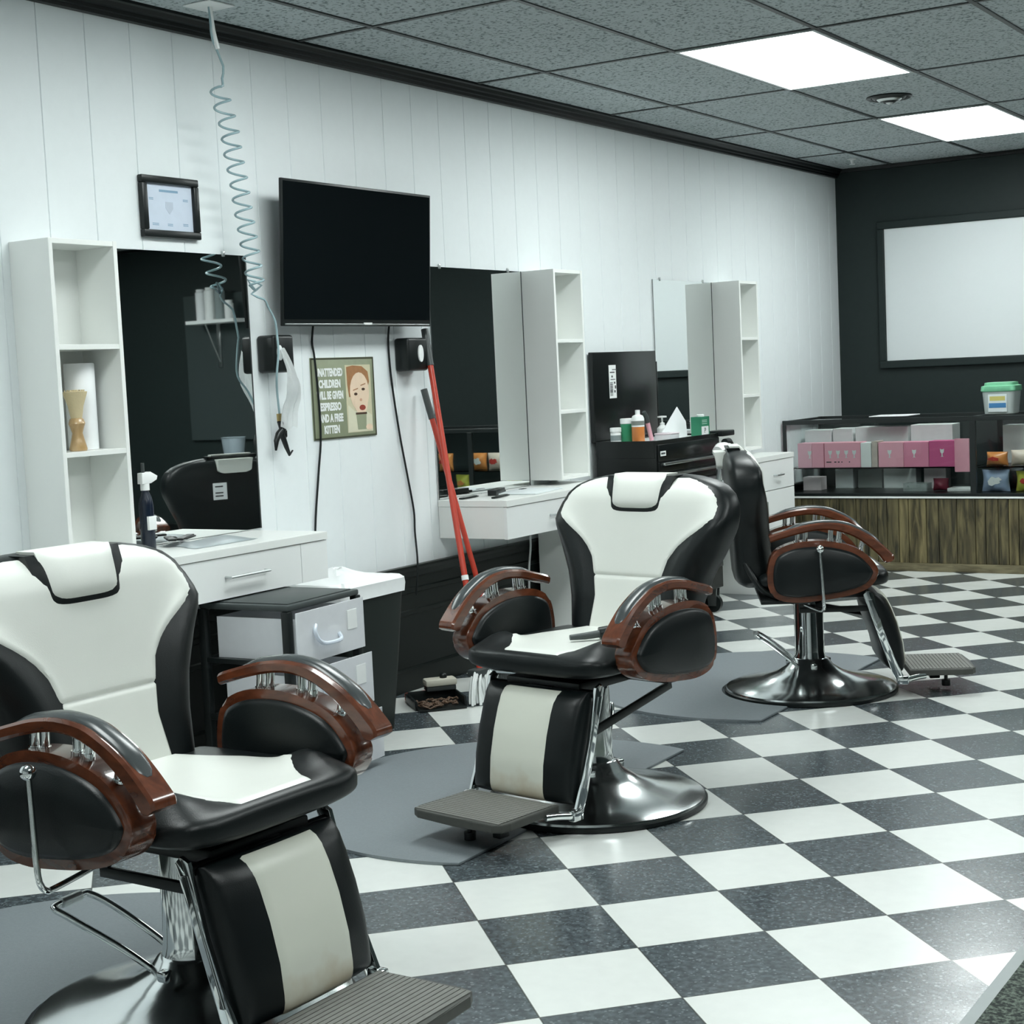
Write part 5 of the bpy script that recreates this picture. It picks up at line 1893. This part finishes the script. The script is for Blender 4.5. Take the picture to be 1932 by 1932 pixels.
def entrance_mat():
    t = thing('entrance_mat', 'dark speckled entrance mat with grey edge, bottom right corner', 'mat', (-0.2, 2.9, 0))
    b = BM()
    box(b, -0.705, 0.7, -1.5, 1.5, 0.0005, 0.006, 0.002)
    obj('rubber_edge', b, colour('pale_grey_edge', (0.33, 0.36, 0.36), 0.5), t)
    m = bpy.data.materials.new('speckled_carpet')
    m.use_nodes = True
    nt = m.node_tree
    p = nt.nodes['Principled BSDF']
    tc = nd(nt, 'ShaderNodeTexCoord')
    nz = nd(nt, 'ShaderNodeTexNoise')
    nz.inputs['Scale'].default_value = 130
    nz.inputs['Detail'].default_value = 2
    nt.links.new(tc.outputs['Object'], nz.inputs['Vector'])
    r = nd(nt, 'ShaderNodeValToRGB')
    r.color_ramp.elements[0].position = 0.42
    r.color_ramp.elements[0].color = (0.012, 0.018, 0.016, 1)
    r.color_ramp.elements[1].position = 0.66
    r.color_ramp.elements[1].color = (0.13, 0.16, 0.13, 1)
    nt.links.new(nz.outputs['Fac'], r.inputs[0])
    nt.links.new(r.outputs[0], p.inputs['Base Color'])
    p.inputs['Roughness'].default_value = 0.95
    b = BM()
    box(b, -0.675, 0.67, -1.47, 1.47, 0.005, 0.011, 0.002)
    obj('pile', b, m, t)


entrance_mat()


def far_side():
    """things across the room that the nearest mirror shows"""
    t = thing('bracket_shelf', 'small pale bracket shelf reflected in the nearest mirror', 'shelf', (1.62, YB - 0.031, 1.86))
    b = BM()
    box(b, -0.25, 0.3, -0.2, 0, 0, 0.03, 0.002)
    obj('board', b, WHITE_PLASTIC, t, smooth=False)
    b = BM()
    cyl(b, (0.1, -0.17, 0), (0.1, -0.008, -0.33), 0.006)
    box(b, 0.08, 0.12, -0.01, 0, -0.38, 0, 0.001)
    obj('bracket', b, BRUSHED, t)
    for k, (x, r, h, m) in enumerate(((1.50, 0.04, 0.13, WHITE_PLASTIC), (1.60, 0.045, 0.24, colour('grey_label', (0.25, 0.3, 0.3))), (1.71, 0.05, 0.25, WHITE_PLASTIC), (1.82, 0.045, 0.24, PAPER))):
        b = BM()
        lathe(b, [(r, 0), (r, h), (r * 0.8, h + 0.01), (r * 0.8, h + 0.03)], (x, YB - 0.13, 1.8905), seg=20)
        tag(obj('bottle', b, m), 'container on the bracket shelf, seen only in the nearest mirror', 'bottle', 'containers on the bracket shelf')
    b = BM()
    box(b, 1.35, 2.12, YB - 0.03, YB - 0.0005, 0.85, 2.12, 0.004)
    tag(obj('notice_board', b, mat('dark_teal_board', (0.03, 0.045, 0.045), 0.7), smooth=False), 'dark board on the far wall, reflected in the nearest mirror', 'board')
    b = BM()
    box(b, 0.12, 0.72, 8.85, 9.25, 0.001, 0.755, 0.01)
    tag(obj('side_cabinet', b, BLACK_PLASTIC), 'low black cabinet under the grey bucket, seen in the nearest mirror', 'cabinet')
    t = thing('bucket', 'grey bucket reflected in the nearest mirror', 'bucket', (0.36, 9.05, 0.7565))
    b = BM()
    lathe(b, [(0.07, 0), (0.09, 0.17), (0.095, 0.172), (0.08, 0.165), (0.06, 0.01)], seg=28)
    obj('pail', b, colour('blue_grey_plastic', (0.3, 0.36, 0.4), 0.4), t)


far_side()


def seat_item():
    # small dark-tipped duster left on the middle chair's seat
    a = math.radians(-99.6)
    t = thing('trimmer', 'small dark trimmer with white end lying on the middle chair seat', 'trimmer', (CH[1][0] + 0.045, CH[1][1] - 0.075, 0.511), 0.75)
    t.scale = (1.15, 1.15, 1.15)
    b = BM()
    tube(b, [(-0.05, 0, 0.010), (-0.01, 0, 0.011), (0.03, 0, 0.014)], [0.007, 0.009, 0.010], 12)
    obj('body', b, DARK_GREY, t)
    b = BM()
    cyl(b, (0.028, 0, 0.015), (0.055, 0, 0.018), 0.016, seg=18)
    obj('head', b, BLACK_PLASTIC, t)


seat_item()
